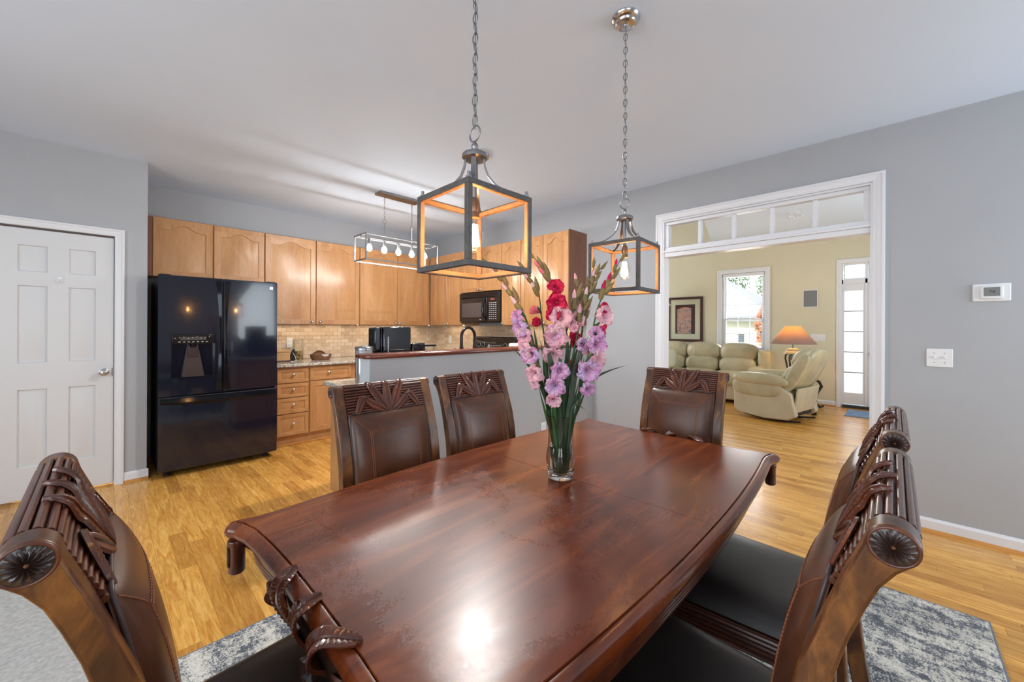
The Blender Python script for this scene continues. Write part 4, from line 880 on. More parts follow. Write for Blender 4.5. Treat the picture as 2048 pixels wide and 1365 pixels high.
def spline(ps, n):
    o_ = []
    for i in range(n + 1):
        t = i / n * (len(ps) - 1); k = min(int(t), len(ps) - 2); f = t - k; a = ps[max(k - 1, 0)]; b = ps[k]; c = ps[k + 1]; d = ps[min(k + 2, len(ps) - 1)]
        o_.append(.5 * ((2 * b) + (c - a) * f + (2 * a - 5 * b + 4 * c - d) * f * f + (3 * b - a - 3 * c + d) * f ** 3))
    return o_
def spline3(ps, n): return [tuple(v) for v in spline([Vector(p) for p in ps], n)]
def leafstrip(mb, pts, nrm, wid, th=.006, veins=0, n=26, cup=.0, vein=.0011):
    """carved leaf: closed ridge-backed strip along pts (list of Vectors), nrm(list) outward normals, wid(s) half width"""
    P = [Vector(p) for p in pts]; N = [Vector(q).normalized() for q in nrm]; m = len(P) - 1; L = []
    for i in range(n + 1):
        s = i / n; k = min(int(s * m), m - 1); f = s * m - k; f2 = f * f * (3 - 2 * f) if False else f
        p = P[k].lerp(P[k + 1], f2); q = N[k].lerp(N[k + 1], f2).normalized(); t = (P[min(k + 1, m)] - P[k]).normalized()
        if 0 < k and f < .5: t = (t * (.5 + f) + (P[k] - P[k - 1]).normalized() * (.5 - f)).normalized()
        elif k < m - 1 and f >= .5: t = (t * (1.5 - f) + (P[k + 2] - P[k + 1]).normalized() * (f - .5)).normalized()
        x = t.cross(q).normalized(); w_ = wid(s); e = (vein if i % 2 else -vein) if veins else 0
        L.append([p - x * w_ + q * (th * .15 + cup), p - x * w_ * .78 + q * (th * .85 + cup * .6 + e), p - x * w_ * .4 + q * (th * .95 + e), p + q * (th * .62), p + q * (th * 1.25), p + q * (th * .62), p + x * w_ * .4 + q * (th * .95 - e), p + x * w_ * .78 + q * (th * .85 + cup * .6 - e), p + x * w_ + q * (th * .15 + cup), p + x * w_ * .8 - q * th * .3, p - x * w_ * .8 - q * th * .3])
        L[-1][3] = p - x * .0016 - 0 * q + q * (th * .7); L[-1][5] = p + x * .0016 + q * (th * .7)
    return mb.loops([[tuple(v) for v in l] for l in L])

# ---- table: long side along X, centre (1.19, .88)
TX, TY = 1.187, .880
tb = thing('dining_table', 'large mahogany dining table with worn glossy top and carved leaf ends', 'table', (TX, TY, .0))
def outline(n=28):
    """half-profile in local coordinates, anticlockwise from the +x +y ear"""
    pts = []
    # long side y+ from right ear to left ear, bowed
    def side(s): return .505 + .040 * (1 - s * s)        # s -1..1
    A = []
    # ear geometry at (+x,+y)
    ear = [(.928, .435), (.932, .455), (.943, .470), (.947, .485), (.940, .503), (.922, .513), (.895, .508), (.865, .500), (.82, .499)]
    for s in range(n + 1):
        q = 1 - 2 * s / n; A.append((.78 * q, side(q * .98) - .004))
    left = [(-x, y) for x, y in ear[::-1]]
    endL = [(-.915 + .012 * (1 - (q / .42) ** 2) - .006 * (q / .42) ** 4, q) for q in [.40 - .80 * i / 14 for i in range(15)]]
    top = ear + A + left
    full = top + endL + [(x, -y) for x, y in left[::-1]] + [(x, -y) for x, y in A[::-1]] + [(x, -y) for x, y in ear[::-1]] + [(-x, y) for x, y in endL[::-1]]
    return full
OUT = outline()
def offset(poly, d):
    n = len(poly); r = []
    for i in range(n):
        a, b, c = Vector(poly[i - 1]), Vector(poly[i]), Vector(poly[(i + 1) % n]); e1, e2 = (b - a).normalized(), (c - b).normalized(); nn = Vector((e1.y + e2.y, -(e1.x + e2.x)))
        if nn.length < 1e-6: nn = Vector((e1.y, -e1.x))
        nn.normalize(); r.append((b.x + nn.x * d, b.y + nn.y * d))
    return r
def ring_at(d, z):
    if d < -.03:                         # pull the ears in so the rail below stays clear of them
        return [(x * (1 + d / .93), y * (1 + d / .52), z) for x, y in [(min(max(x, -.918), .918), min(max(y, -.50), .50) if abs(x) > .80 else y) for x, y in OUT]]
    return [(x, y, z) for x, y in offset(OUT, d)]
inner = offset(OUT, -.030)
for sg in (-1, 1):                       # two halves of the top meet at the centre seam
    P = [(x, y) for x, y in inner if (x * sg > .031)]
    ys = max(y for x, y in inner)
    if sg > 0:
        up = [p for p in P if p[1] >= 0]; dn = [p for p in P if p[1] < 0]
    k = [i for i in range(len(inner)) if inner[i][0] * sg > .031]
    # rotate to make contiguous
    n_ = len(inner); start = next(i for i in k if (i - 1) % n_ not in k); seq = []
    i = start
    while i in k: seq.append(inner[i]); i = (i + 1) % n_
    seq = [(.0307 + .0008 * sg, seq[0][1])] + seq + [(.0307 + .0008 * sg, seq[-1][1])]
    cx_ = sum(p[0] for p in seq) / len(seq)
    sh = lambda d, z: [(p[0] + (d if p[0] < cx_ else -d) * .6, p[1] * (1 - d * 1.5), z) for p in seq]
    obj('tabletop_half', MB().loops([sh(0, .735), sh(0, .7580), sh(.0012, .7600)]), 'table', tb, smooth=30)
mold = [(-.0305, .735), (-.0305, .7545), (-.0285, .7535), (-.0270, .7570), (-.020, .7585), (-.010, .7555), (-.002, .748), (.001, .738), (-.001, .728), (-.007, .720), (-.014, .716), (-.016, .710), (-.022, .707), (-.028, .705)]
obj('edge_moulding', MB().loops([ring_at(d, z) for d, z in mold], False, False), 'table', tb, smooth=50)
ap = [(-.032, .706), (-.034, .700)]
for i in range(5):
    z = .696 - i * .014; ap += [(-.034 - i * .003, z), (-.031 - i * .003, z - .003), (-.030 - i * .003, z - .007), (-.031 - i * .003, z - .011), (-.036 - i * .003, z - .0125)]
ap += [(-.050, .618), (-.062, .612), (-.075, .612), (-.075, .70)]
obj('apron', MB().loops([ring_at(d, z) for d, z in ap], False, False), 'darkwood', tb, smooth=50)
for sx in (-1, 1):
    for sy in (-1, 1):
        ex, ey = sx * .925, sy * .482
        d_ = obj('corner_drop', MB().lathe([(0, -.095), (.017, -.095), (.021, -.090), (.021, -.02), (.024, -.006), (.022, 0), (0, 0)], 20, (ex - sx * .006, ey - sy * .004, .712)), 'darkwood', tb, smooth=50)
        c_ = MB()
        for q in range(5):
            a = math.atan2(sy * .2, sx) + (q - 2) * .30; leafstrip(c_, [(ex - sx * .006 + .0205 * math.cos(a), ey - sy * .004 + .0205 * math.sin(a), .712 - .012 - .012 * j) for j in range(6)], [(math.cos(a), math.sin(a), 0)] * 6, lambda s: .0028 * math.sin(math.pi * (s * .9 + .05)), .0025, 0, 8)
        obj('carving', c_, 'carving', d_, smooth=50)
# carved leaves clasping both ends
def clasp(sx):
    for (yt, ln, bend, w0) in ((-.150, .050, -.050, .0235), (-.035, .046, .016, .0215), (.085, .040, .040, .0205), (.175, 0, 0, .024), (-.245, 0, 0, .024)):
        ys = yt * .22
        if ln:
            pts = [(-.858, ys, .606), (-.874, ys + yt * .12, .636), (-.892, ys + yt * .26, .668), (-.911, ys + yt * .42, .700), (-.924, ys + yt * .56, .730), (-.922, ys + yt * .68, .755), (-.910, ys + yt * .78, .7655), (-.915 + ln * .55, yt + bend * .5, .7640), (-.915 + ln, yt + bend, .7605)]
            nr = [(-1, 0, -.4), (-1, 0, -.3), (-1, 0, -.2), (-1, 0, .1), (-1, 0, .45), (-.6, 0, 1), (-.15, 0, 1), (0, 0, 1), (0, 0, 1)]
            wd = lambda s, w0=w0: w0 * (.30 + .85 * math.sin(math.pi * min(1, s * .74 + .12)) ** .9) * (1 if s < .84 else max(.12, math.sqrt(max(0, 1 - ((s - .84) / .165) ** 2))))
        else:
            pts = [(-.858, ys, .618), (-.874, ys + yt * .25, .645), (-.890, ys + yt * .5, .674), (-.906, ys + yt * .72, .697), (-.908, ys + yt * .92, .690), (-.896, ys + yt * 1.08, .666), (-.884, ys + yt * 1.14, .636)]
            nr = [(-1, 0, -.4), (-1, 0, -.2), (-1, 0, 0), (-1, 0, .5), (-1, 0, .4), (-1, 0, 0), (-1, 0, -.3)]
            wd = lambda s, w0=w0: w0 * (.35 + .65 * math.sin(math.pi * min(1, s * .8 + .15))) * (1 if s < .85 else max(.1, 1 - (s - .85) / .17))
        pts = [(-sx * a, b, c) for a, b, c in pts]; nr = [(-sx * a, b, c) for a, b, c in nr]
        obj('carved_leaf', leafstrip(MB(), spline3(pts, 24), spline3(nr, 24), wd, .0060, 1, 56, cup=.0035, vein=.0013), 'darkwood', tb, smooth=28)
    bs = []
    for i in range(13):
        yy = -.17 + .34 * i / 12; k_ = math.cos(math.pi * (i / 12 - .5)) ** .6 if 0 < i < 12 else .0
        bs.append([(sx * (a + (b_ - a) * k_), yy, z) for a, b_, z in ((.84, .84, .60), (.862, .868, .606), (.864, .880, .640), (.868, .897, .672), (.872, .908, .700), (.872, .908, .712), (.84, .84, .712))])
    obj('carved_boss', MB().loops(bs), 'carving', tb, smooth=50)
    obj('carved_knot', MB().grid(lambda u, v: (sx * (.872 + .022 * math.sin(math.pi * v)), .042 * math.sin(2 * math.pi * u) * (.5 + .5 * math.sin(math.pi * v)) , .605 + .024 * math.cos(2 * math.pi * u) * (1 + .12 * math.cos(16 * math.pi * u)) - .02 * v), 40, 8, cu=True), 'carving', tb, smooth=50)
clasp(-1); clasp(1)
for sx in (-1, 1):
    pd = obj('pedestal', MB().lathe([(0, .60), (.16, .60), (.16, .575), (.10, .55), (.075, .50), (.11, .42), (.135, .36), (.12, .28), (.08, .22), (.095, .17), (.12, .14), (.12, .09), (0, .09)], 28, (sx * .50, 0, 0), rib=lambda a, z: 1 + .03 * math.cos(12 * a)), 'darkwood', tb, smooth=50)
    for sy in (-1, 1):
        obj('foot', MB().tube([(sx * .50, sy * .06, .14), (sx * .50, sy * .18, .15), (sx * .50, sy * .28, .10), (sx * .50, sy * .35, .055), (sx * .50, sy * .40, .048), (sx * .50, sy * .43, .06)], [.06, .055, .045, .040, .036, .02], 12), 'darkwood', pd, smooth=60)
obj('stretcher', MB().box(-.46, .46, -.04, .04, .12, .18), 'darkwood', tb, bevel=.01)
obj('table_rail', MB().box(-.80, .80, -.42, .42, .62, .735), 'darkwood', tb, smooth=0)

# ---- chair (local +y faces the table, origin under the scroll axis)
SZ, SR = 1.045, .0235
rail_path = [(.068, .945), (.056, .970), (.044, .995), (.034, 1.018), (.0262, 1.034)] + [(SR * math.cos(R(a)), SZ + SR * math.sin(R(a))) for a in range(0, 226, 15)]
def rp(s):
    """point and outward normal on the rail face, s metres up from its foot"""
    d = 0
    for a, b in zip(rail_path, rail_path[1:]):
        l = math.hypot(b[0] - a[0], b[1] - a[1])
        if s <= d + l or b == rail_path[-1]:
            f = min(1.0, (s - d) / l); p = (a[0] + (b[0] - a[0]) * f, a[1] + (b[1] - a[1]) * f); n = ((b[1] - a[1]) / l, -(b[0] - a[0]) / l); return p, n
        d += l
def rs(x, s, off=0):
    p, n = rp(max(0, s)); return Vector((x, p[0] + n[0] * off, p[1] + n[1] * off)), Vector((0, n[0], n[1]))
HALF = .235; PW = .046
ch0 = thing('dining_chair', 'x', 'chair', (0, 0, 0))
post = [(.030, 1.036), (.040, 1.010), (.050, .985), (.064, .945), (.078, .905), (.100, .84), (.120, .75), (.134, .62), (.138, .48), (.134, .40), (.116, .20), (.080, .0125), (.036, .0125), (.066, .20), (.086, .38), (.092, .50), (.092, .62), (.080, .75), (.058, .843), (.043, .901), (.026, .950), (.012, .985), (-.004, 1.010), (-.016, 1.022)]
post += [(.0272 * math.cos(R(a)), SZ + .0272 * math.sin(R(a))) for a in range(222, -12, -18)]
for sx in (-1, 1):
    po = obj('back_post', MB().prism(post, lambda a, b: (sx * (HALF - PW), a, b), lambda a, b: (sx * HALF, a, b)), 'postwood', ch0, bevel=.0045, seg=3)
    # rosette on the scroll end
    rm = MB(); x0 = sx * HALF
    def ros(u, v): 
        a = 2 * math.pi * u; r = .0225 * v; hgt = .0035 * math.sin(math.pi * min(1, v * 1.05)) * (1 + .55 * math.cos(14 * a)) + .001
        return (x0 + sx * hgt, r * math.cos(a) * 1.02, SZ + r * math.sin(a))
    rm.grid(ros, 84, 8, cu=True); ro = obj('rosette', rm, 'carving', po, smooth=50)
    obj('rosette_ring', MB().tube([(x0, .0240 * math.cos(a) * 1.02, SZ + .0240 * math.sin(a)) for a in [2 * math.pi * i / 32 for i in range(32)]], .0022, 8, True), 'darkwood', po, smooth=60)
    obj('rosette_button', MB().lathe([(0, 0), (.003, 0), (.002, .003), (0, .0036)], 12).shift(0, lambda x, y, z: (x0 + sx * (.001 + z), x, SZ + y)), 'postwood', po, smooth=60)
core = [(rs(0, s * .0105, -.004)[0].y, rs(0, s * .0105, -.004)[0].z) for s in range(0, 21)]
core = core + [(.000, 1.000), (.020, .965), (.036, .930), (.052, .930)]
obj('top_rail', MB().prism(core, lambda a, b: (-HALF + PW - .002, a, b), lambda a, b: (HALF - PW + .002, a, b)), 'carving', ch0, smooth=40)
s = .008; 
while s < .195:
    p, n = rs(0, s, -.0005); obj('reed', MB().tube([(-HALF + PW, p.y, p.z), (HALF - PW, p.y, p.z)], .0052, 8), 'darkwood', ch0, smooth=60); s += .0122
def rail_leaf(pl, w0, n=24, th=.0055):
    # pl: (x, s) control points -> smooth resample on the rail face
    pts = []; nr = []
    K = 14
    for i in range(K + 1):
        t = i / K * (len(pl) - 1); k = min(int(t), len(pl) - 2); f = t - k; a = pl[max(k - 1, 0)]; b = pl[k]; c = pl[k + 1]; d = pl[min(k + 2, len(pl) - 1)]
        cr = lambda q: .5 * ((2 * b[q]) + (-a[q] + c[q]) * f + (2 * a[q] - 5 * b[q] + 4 * c[q] - d[q]) * f * f + (-a[q] + 3 * b[q] - 3 * c[q] + d[q]) * f ** 3)
        v, nn = rs(cr(0), cr(1), .0045 + .004 * math.sin(math.pi * i / K)); pts.append(v); nr.append(nn)
    wd = lambda s: w0 * (.22 + .85 * math.sin(math.pi * (s * .86 + .06)) ** .9) * (1 if s < .9 else max(.15, 1 - (s - .9) / .12))
    obj('carved_leaf', leafstrip(MB(), pts, nr, wd, th, 1, n, vein=.0007), 'darkwood', ch0, smooth=30)
rail_leaf([(0, .0), (.002, .05), (0, .10), (-.002, .150)], .0190, 30)
for q in (-1, 1):
    rail_leaf([(q * .004, .0), (q * .030, .045), (q * .055, .095), (q * .085, .146)], .0200, 30)
    rail_leaf([(q * .006, -.0), (q * .045, .022), (q * .080, .048), (q * .104, .070)], .0185, 28)
    rail_leaf([(q * .085, .066), (q * .112, .070), (q * .130, .045), (q * .152, .002)], .0170, 28)
# leather back panel, front and rear
def yc(z): return .0665 + (.955 - z) * .155 + .010 * math.sin(math.pi * min(1, max(0, (.955 - z) / .45)))
PXH, PZ0, PZ1 = HALF - PW - .001, .50, .957
def panel(u, v, sgn, bulge):
    x = (u * 2 - 1) * PXH; z = PZ0 + (PZ1 - PZ0) * v; a_, b_ = abs(u * 2 - 1), abs(v * 2 - 1); e = max(0, 1 - a_ ** 4.5) ** .5 * max(0, 1 - b_ ** 6) ** .5; e2 = (1 - a_ ** 2) * (1 - b_ ** 2.4)
    return (x, yc(z) - .012 + sgn * (.010 + bulge * (.72 * e + .28 * max(0, e2))), z)
pn = obj('back_panel', MB().grid(lambda u, v: panel(u, v, 1, .046), 40, 44).grid(lambda u, v: panel(u, v, -1, .014), 20, 24, flip=True), 'leather', ch0, smooth=80)
def pf_(x, z, o=0): 
    u = (x / PXH + 1) / 2; v = (z - PZ0) / (PZ1 - PZ0); q = panel(u, v, 1, .046); return (q[0], q[1] + o, q[2])
obj('piping', MB().tube([(x, yc(z) + .004, z) for x, z in [(-PXH + .003, PZ0), (-PXH + .003, .6), (-PXH + .003, .7), (-PXH + .003, .8), (-PXH + .003, .9), (-PXH + .005, PZ1 - .006), (-PXH + .014, PZ1), (0, PZ1), (PXH - .014, PZ1), (PXH - .005, PZ1 - .006), (PXH - .003, .9), (PXH - .003, .8), (PXH - .003, .7), (PXH - .003, .6), (PXH - .003, PZ0)]], .0036, 8), 'piping', pn, smooth=60)
sm = MB(); ix, iz = .108, .878
def run(a, b, n=22): return [(a[0] + (b[0] - a[0]) * i / n, a[1] + (b[1] - a[1]) * i / n) for i in range(n + 1)]
for ofs in (0, .007):
    paths = [run((-ix - ofs, PZ0 + .02), (-ix - ofs, iz + ofs)), run((ix + ofs, PZ0 + .02), (ix + ofs, iz + ofs)), run((-ix - ofs, iz + ofs), (ix + ofs, iz + ofs))]
    if ofs == 0 : paths += [run((-ix, iz), (-PXH + .012, PZ1 - .012)), run((ix, iz), (PXH - .012, PZ1 - .012))]
    for pth in paths:
        q = [pf_(x, z, .0004) for x, z in pth]
        # stitches: short raised dashes
        for i in range(len(q) - 1):
            a, b = Vector(q[i]), Vector(q[i + 1]); m_ = max(1, int((b - a).length / .0072))
            for j in range(m_):
                c0 = a.lerp(b, j / m_); c1 = a.lerp(b, (j + .72) / m_); sm.tube([c0, c1], .0014, 4)
tag(obj('stitching', sm, 'stitch', pn, smooth=0), None, None, kind='stuff')
obj('bottom_rail', MB().box(-HALF + PW, HALF - PW, .105, .137, .470, .503), 'darkwood', ch0, bevel=.004)
# seat
st_ = obj('seat', MB().grid(lambda u, v: (lambda x, y, e: (x, y, .438 + .060 * max(0, e) ** .45))((u * 2 - 1) * (.232 + .028 * v), .115 + .455 * v, (1 - abs(u * 2 - 1) ** 6) * (1 - abs(v * 2 - 1) ** 8)), 28, 28).box(-.228, .228, .12, .555, .42, .440), 'seatleather', ch0, smooth=80)
sr_ = MB(); xf = .262
for (a, b) in (((-.222, .12), (-xf + .010, .575)), ((.222, .12), (xf - .010, .575)), ((-xf + .012, .578), (xf - .012, .578))):
    A, B = Vector((*a, 0)), Vector((*b, 0)); d_ = (B - A).normalized(); nn = Vector((d_.y, -d_.x, 0)) * .011
    sr_.loops([[tuple(A - nn + Vector((0, 0, z))) if k < 1 else tuple(A + nn + Vector((0, 0, z))) for k, z in ((0, .355), (1, .355), (1, .432), (0, .432))], [tuple(B - nn + Vector((0, 0, z))) if k < 1 else tuple(B + nn + Vector((0, 0, z))) for k, z in ((0, .355), (1, .355), (1, .432), (0, .432))]])
    for k in range(5):
        for s2 in (-1, 1): sr_.tube([tuple(A + nn * s2 * 1.0 + Vector((0, 0, .366 + k * .0135))), tuple(B + nn * s2 * 1.0 + Vector((0, 0, .366 + k * .0135)))], .0052, 6)
obj('seat_rail', sr_, 'darkwood', ch0, smooth=50)
for sx in (-1, 1):
    obj('front_leg', MB().loops([[(sx * (.238 + o) + a * w_, .553 + o * .8 + b * w_, z) for a, b in ((-1, -1), (1, -1), (1, 1), (-1, 1))] for z, w_, o in ((.432, .026, 0), (.34, .026, .002), (.30, .022, .004), (.20, .018, 0), (.10, .016, -.004), (.06, .018, .0), (.04, .024, .006), (.0125, .022, .008))]), 'darkwood', ch0, bevel=.006, seg=2)

index_kids()
chairs = [((.940, .000), 0, 'carved dining chair on the thermostat side whose whole scroll rosette shows'),
          ((1.580, -.002), 0, 'carved dining chair on the thermostat side, partly hidden behind its neighbour'),
          ((.897, 1.700), math.pi, 'carved mahogany dining chair standing in front of the granite peninsula end'),
          ((1.433, 1.705), math.pi, 'carved mahogany dining chair standing in front of the gray half wall'),
          ((2.470, .915), math.pi / 2, 'carved mahogany dining chair at the table head in front of the living room opening'),
          ((-.062, .960), -math.pi / 2, 'carved mahogany dining chair at the table head nearest the white pantry door')]
for i, ((x, y), rz, lab) in enumerate(chairs):
    o = ch0 if i == 0 else copy_tree(ch0)
    o.location = (x, y, 0); o.rotation_euler = (0, 0, rz); o['label'] = lab; o['group'] = 'carved leather-backed chairs around the dining table'

# ---- lantern pendants
def lantern(x, y, rz, label):
    t = thing('lantern_pendant', label, 'ceiling lamp', (x, y, 1.705), rz, 'box lantern pendants over the dining table')
    a = .119; h = .222; b = .0150
    obj('frame', bars(MB(), -a, a, -a, a, -h, 0, b), 'galv', t, smooth=0, bevel=.0012)
    obj('glow_tinted_liner', bars(MB(), -a + .004, a - .004, -a + .004, a - .004, -h + .004, -.004, b - .0035), 'liner', t, smooth=0)  # added bars that carry the bulb's amber glow in their colour
    obj('ring', MB().tube([(0, .0225 * math.cos(q), .187 + .0225 * math.sin(q)) for q in [2 * math.pi * i / 28 for i in range(28)]], .0026, 8, True), 'steel', t, smooth=60)
    obj('hub', MB().lathe([(0, .128), (.034, .128), (.037, .124), (.037, .113), (.033, .110), (.012, .106), (0, .106)], 32), 'steel', t, smooth=40)
    obj('ball', MB().lathe([(0, .127), (.010, .130), (.006, .137), (.010, .145), (.010, .153), (.005, .161), (0, .163)], 20), 'steel', t, smooth=60)
    obj('stem', MB().tube([(0, 0, .12), (0, 0, .0)], .0075, 10).tube([(0, 0, .0), (0, 0, -.02)], .0055, 8), 'steel', t, smooth=60)
    for i in range(4):
        q = math.pi / 4 + i * math.pi / 2; c_, s_ = math.cos(q), math.sin(q)
        pr = [(.026, .118), (.030, .090), (.040, .062), (.060, .038), (.088, .018), (.120, .0055), (.156, .003)]
        L = []
        for k, (r, z) in enumerate(pr):
            r0, z0 = pr[max(k - 1, 0)]; r1, z1 = pr[min(k + 1, len(pr) - 1)]; tl = math.hypot(r1 - r0, z1 - z0); nr_, nz = (z1 - z0) / tl, -(r1 - r0) / tl
            row = []
            for aa, bb in ((-1, -1), (1, -1), (1, 1), (-1, 1)): R_, Z_ = r + nr_ * .0026 * aa, z + nz * .0026 * aa; row.append((c_ * R_ - s_ * .0068 * bb, s_ * R_ + c_ * .0068 * bb, Z_))
            L.append(row)
        obj('arm', MB().loops(L), 'steel', t, smooth=60)
        obj('finial', MB().lathe([(0, 0), (.007, 0), (.007, .005), (.0045, .006), (.0045, .016), (0, .017)], 12, (c_ * .152, s_ * .152, .001)), 'steel', t)
    so_ = obj('socket', MB().lathe([(0, .0), (.008, -.002), (.0135, -.012), (.0135, -.040), (.0125, -.043), (.0145, -.046), (.0145, -.060), (0, -.060)], 24), 'brass', t, smooth=45)
    bu = obj('bulb', MB().lathe([(.0125, -.058), (.0135, -.070), (.018, -.088), (.0255, -.112), (.0285, -.128), (.0265, -.142), (.018, -.156), (.008, -.164), (.0, -.166)], 28, cap=False), 'bulb', t, smooth=80)
    fm = MB()
    for i in range(8):
        q = 2 * math.pi * i / 8; fm.tube([(.007 * math.cos(q), .007 * math.sin(q), -.080), (.0135 * math.cos(q + .2), .0135 * math.sin(q + .2), -.143)], .0030, 5)
    obj('filament', fm, 'filament', bu, smooth=0); obj('glass_stem', MB().lathe([(0, -.060), (.006, -.060), (.003, -.08), (.002, -.145), (0, -.145)], 10), 'bulb', bu, smooth=60)
    l = light('lantern_light', 'POINT', (0, 0, -.112), 6.0, (1, .50, .18), .014); l.parent = t
    z = .210; k = 0; ch_ = obj('chain', MB().tube([(0, 0, .20), (.002, .002, .6), (0, 0, 1.01)], .0016, 6), 'steel', t)
    lk = mesh_of('link', MB().tube([(.0085 * math.cos(q) , 0, .0175 * math.sin(q)) for q in [2 * math.pi * i / 18 for i in range(18)]], .0019, 6, True), 'steel', 60)
    z = .2255
    while z < 1.005:
        obj('link', lk, None, ch_, loc=(0, 0, z), rz=(.35 if k % 2 else 1.75) + .1 * math.sin(k)); z += .0300; k += 1
    obj('canopy', MB().lathe([(0, 1.035), (.063, 1.035), (.065, 1.028), (.060, 1.018), (.048, 1.012), (.045, 1.003), (.040, .999), (.012, .998), (.010, .990), (0, .990)], 36), 'chrome', t, smooth=40)
lantern(.754, .885, R(-1), 'box lantern pendant over the near table end, the larger looking one')
lantern(1.650, .885, R(3.5), 'box lantern pendant over the far table end, its ceiling canopy visible')

# ---- vase
VX, VY, VZ = 1.199, .902, .7605
vs = thing('glass_vase', 'clear ribbed glass vase half full of water on the table', 'vase', (VX, VY, VZ))
prof = [(.0, .000), (.040, .000), (.0455, .003), (.0470, .010), (.0475, .022), (.0495, .035), (.0535, .055), (.0550, .072), (.0535, .092), (.0495, .112), (.0470, .135), (.0465, .160), (.0480, .190), (.0515, .215), (.0560, .236)]
inn = [(.0530, .2365), (.0485, .215), (.0450, .190), (.0432, .160), (.0437, .135), (.0462, .112), (.0500, .092), (.0515, .072), (.0500, .055), (.0460, .036), (.0420, .024), (.030, .020), (.0, .019)]
rib = lambda a, z: 1 + (.016 * math.cos(10 * a) if .03 < z < .225 else 0) * math.sin(math.pi * min(1, max(0, (z - .02) / .21)))
obj('glass', MB().lathe(prof + inn, 60, cap=False, rib=rib), 'vaseglass', vs, smooth=80)
wt = [(.0, .0195)] + [(r - .0004, z) for r, z in inn[::-1][1:] if z < .125] + [(.0440, .122), (.0, .122)]
obj('water', MB().lathe(wt, 60, cap=False, rib=rib), 'water', vs, smooth=60)
q_ = random.Random(3); gm = MB()
for i in range(46):
    a = q_.random() * 6.28; r_ = .036 * math.sqrt(q_.random()); c_ = Vector((r_ * math.cos(a), r_ * math.sin(a), .0255 + q_.random() * .014)); s_ = .0045 + .003 * q_.random()
    ps = [c_ + Vector((q_.uniform(-1, 1), q_.uniform(-1, 1), q_.uniform(-1, 1))).normalized() * s_ for _ in range(6)]
    gm.add(ps, [(0, 1, 2), (0, 2, 3), (0, 3, 4), (0, 4, 1), (5, 2, 1), (5, 3, 2), (5, 4, 3), (5, 1, 4)])
tag(obj('glass_gems', gm, 'vaseglass', vs, smooth=0), None, None, kind='stuff')

# ---- gladioli: lateral axis LA points to the camera's right, DE away from the camera
LA = Vector((math.sin(YAW), -math.cos(YAW), 0)); DE = Vector((math.cos(YAW), math.sin(YAW), 0)); UP = Vector((0, 0, 1))
def G(l, z, d=0): return LA * l + DE * d + UP * z
def blossom_mesh(m, seed, size=1.0, open_=1.0):
    q = random.Random(seed); mb = MB()
    for p in range(6):
        a = p * math.pi / 3 + q.uniform(-.12, .12); inner_ = p % 2; ln = (.040 if inner_ else .037) * q.uniform(.9, 1.12); wd = (.0165 if inner_ else .0135) * q.uniform(.95, 1.1); fl = open_ * q.uniform(.85, 1.15); ph = q.random() * 6
        def f(u, v, a=a, ln=ln, wd=wd, fl=fl, ph=ph):
            s = v; t = (u * 2 - 1); r = .004 + ln * (.30 * s + .62 * s ** 2.0) * (.30 + .62 * fl); h = .040 * math.sin(min(1, s * 1.05) * math.pi * .52) - .016 * fl * s ** 4
            w_ = wd * (.28 + 1.0 * math.sin(math.pi * min(1, s * .84 + .06)) ** .8) * (1 if s < .88 else math.sqrt(max(.06, 1 - ((s - .88) / .13) ** 2)))
            ruf = .0082 * s * s * math.sin(t * 7 + ph + s * 8) * (.3 + .7 * abs(t)) + .0034 * s * math.sin(t * 17 + ph * 2)
            x = r - .004 * abs(t) ** 2 * s; y = t * w_; z = h + ruf + .006 * (1 - s) * abs(t) ** 2 + .002 * (1 - abs(t)) * s
            ca, sa = math.cos(a), math.sin(a); return (size * (x * ca - y * sa), size * (x * sa + y * ca), size * z)
        mb.grid(f, 12, 10)
    mb.tube([(0, 0, -.012 * size), (0, 0, .0), (0, 0, .012 * size)], [.0028 * size, .0045 * size, .006 * size], 8)
    return mesh_of('blossom', mb, m, 60, fix=False)
BM = {}
def blossom(parent, pos, aim, m, size=1.0, open_=1.0, seed=0):
    key = (m, seed % 3, round(size, 1), round(open_, 1))
    if key not in BM: BM[key] = blossom_mesh(m, seed + hash(m) % 7 if False else seed % 3 + 5, size, open_)
    o = obj('blossom', BM[key], None, parent, loc=pos); o.rotation_euler = (Vector(aim).to_track_quat('Z', 'Y') @ __import__('mathutils').Quaternion((0, 0, 1), seed * 1.3)).to_euler()
    if open_ > .6:
        tm = BM.setdefault('throat', mesh_of('stamen', MB().tube([(0, 0, 0), (.001, 0, .014), (.004, 0, .024)], [.0012, .0012, .0018], 5), 'p_dark', 60)); obj('stamen', tm, None, o)
    return o
def bud(parent, p, dirn, ln, r, m='bud', tipm=None):
    d = Vector(dirn).normalized(); pts = [p + d * ln * s for s in (0, .2, .45, .75, 1)]
    b = obj('bud', MB().tube([tuple(x) for x in pts], [r * .6, r, r * .95, r * .55, r * .08], 8), m, parent, smooth=60)
    if tipm: obj('bud_tip', MB().tube([tuple(p + d * ln * .62), tuple(p + d * ln * .85), tuple(p + d * ln * 1.12)], [r * .75, r * .72, r * .15], 8), tipm, b, smooth=60)
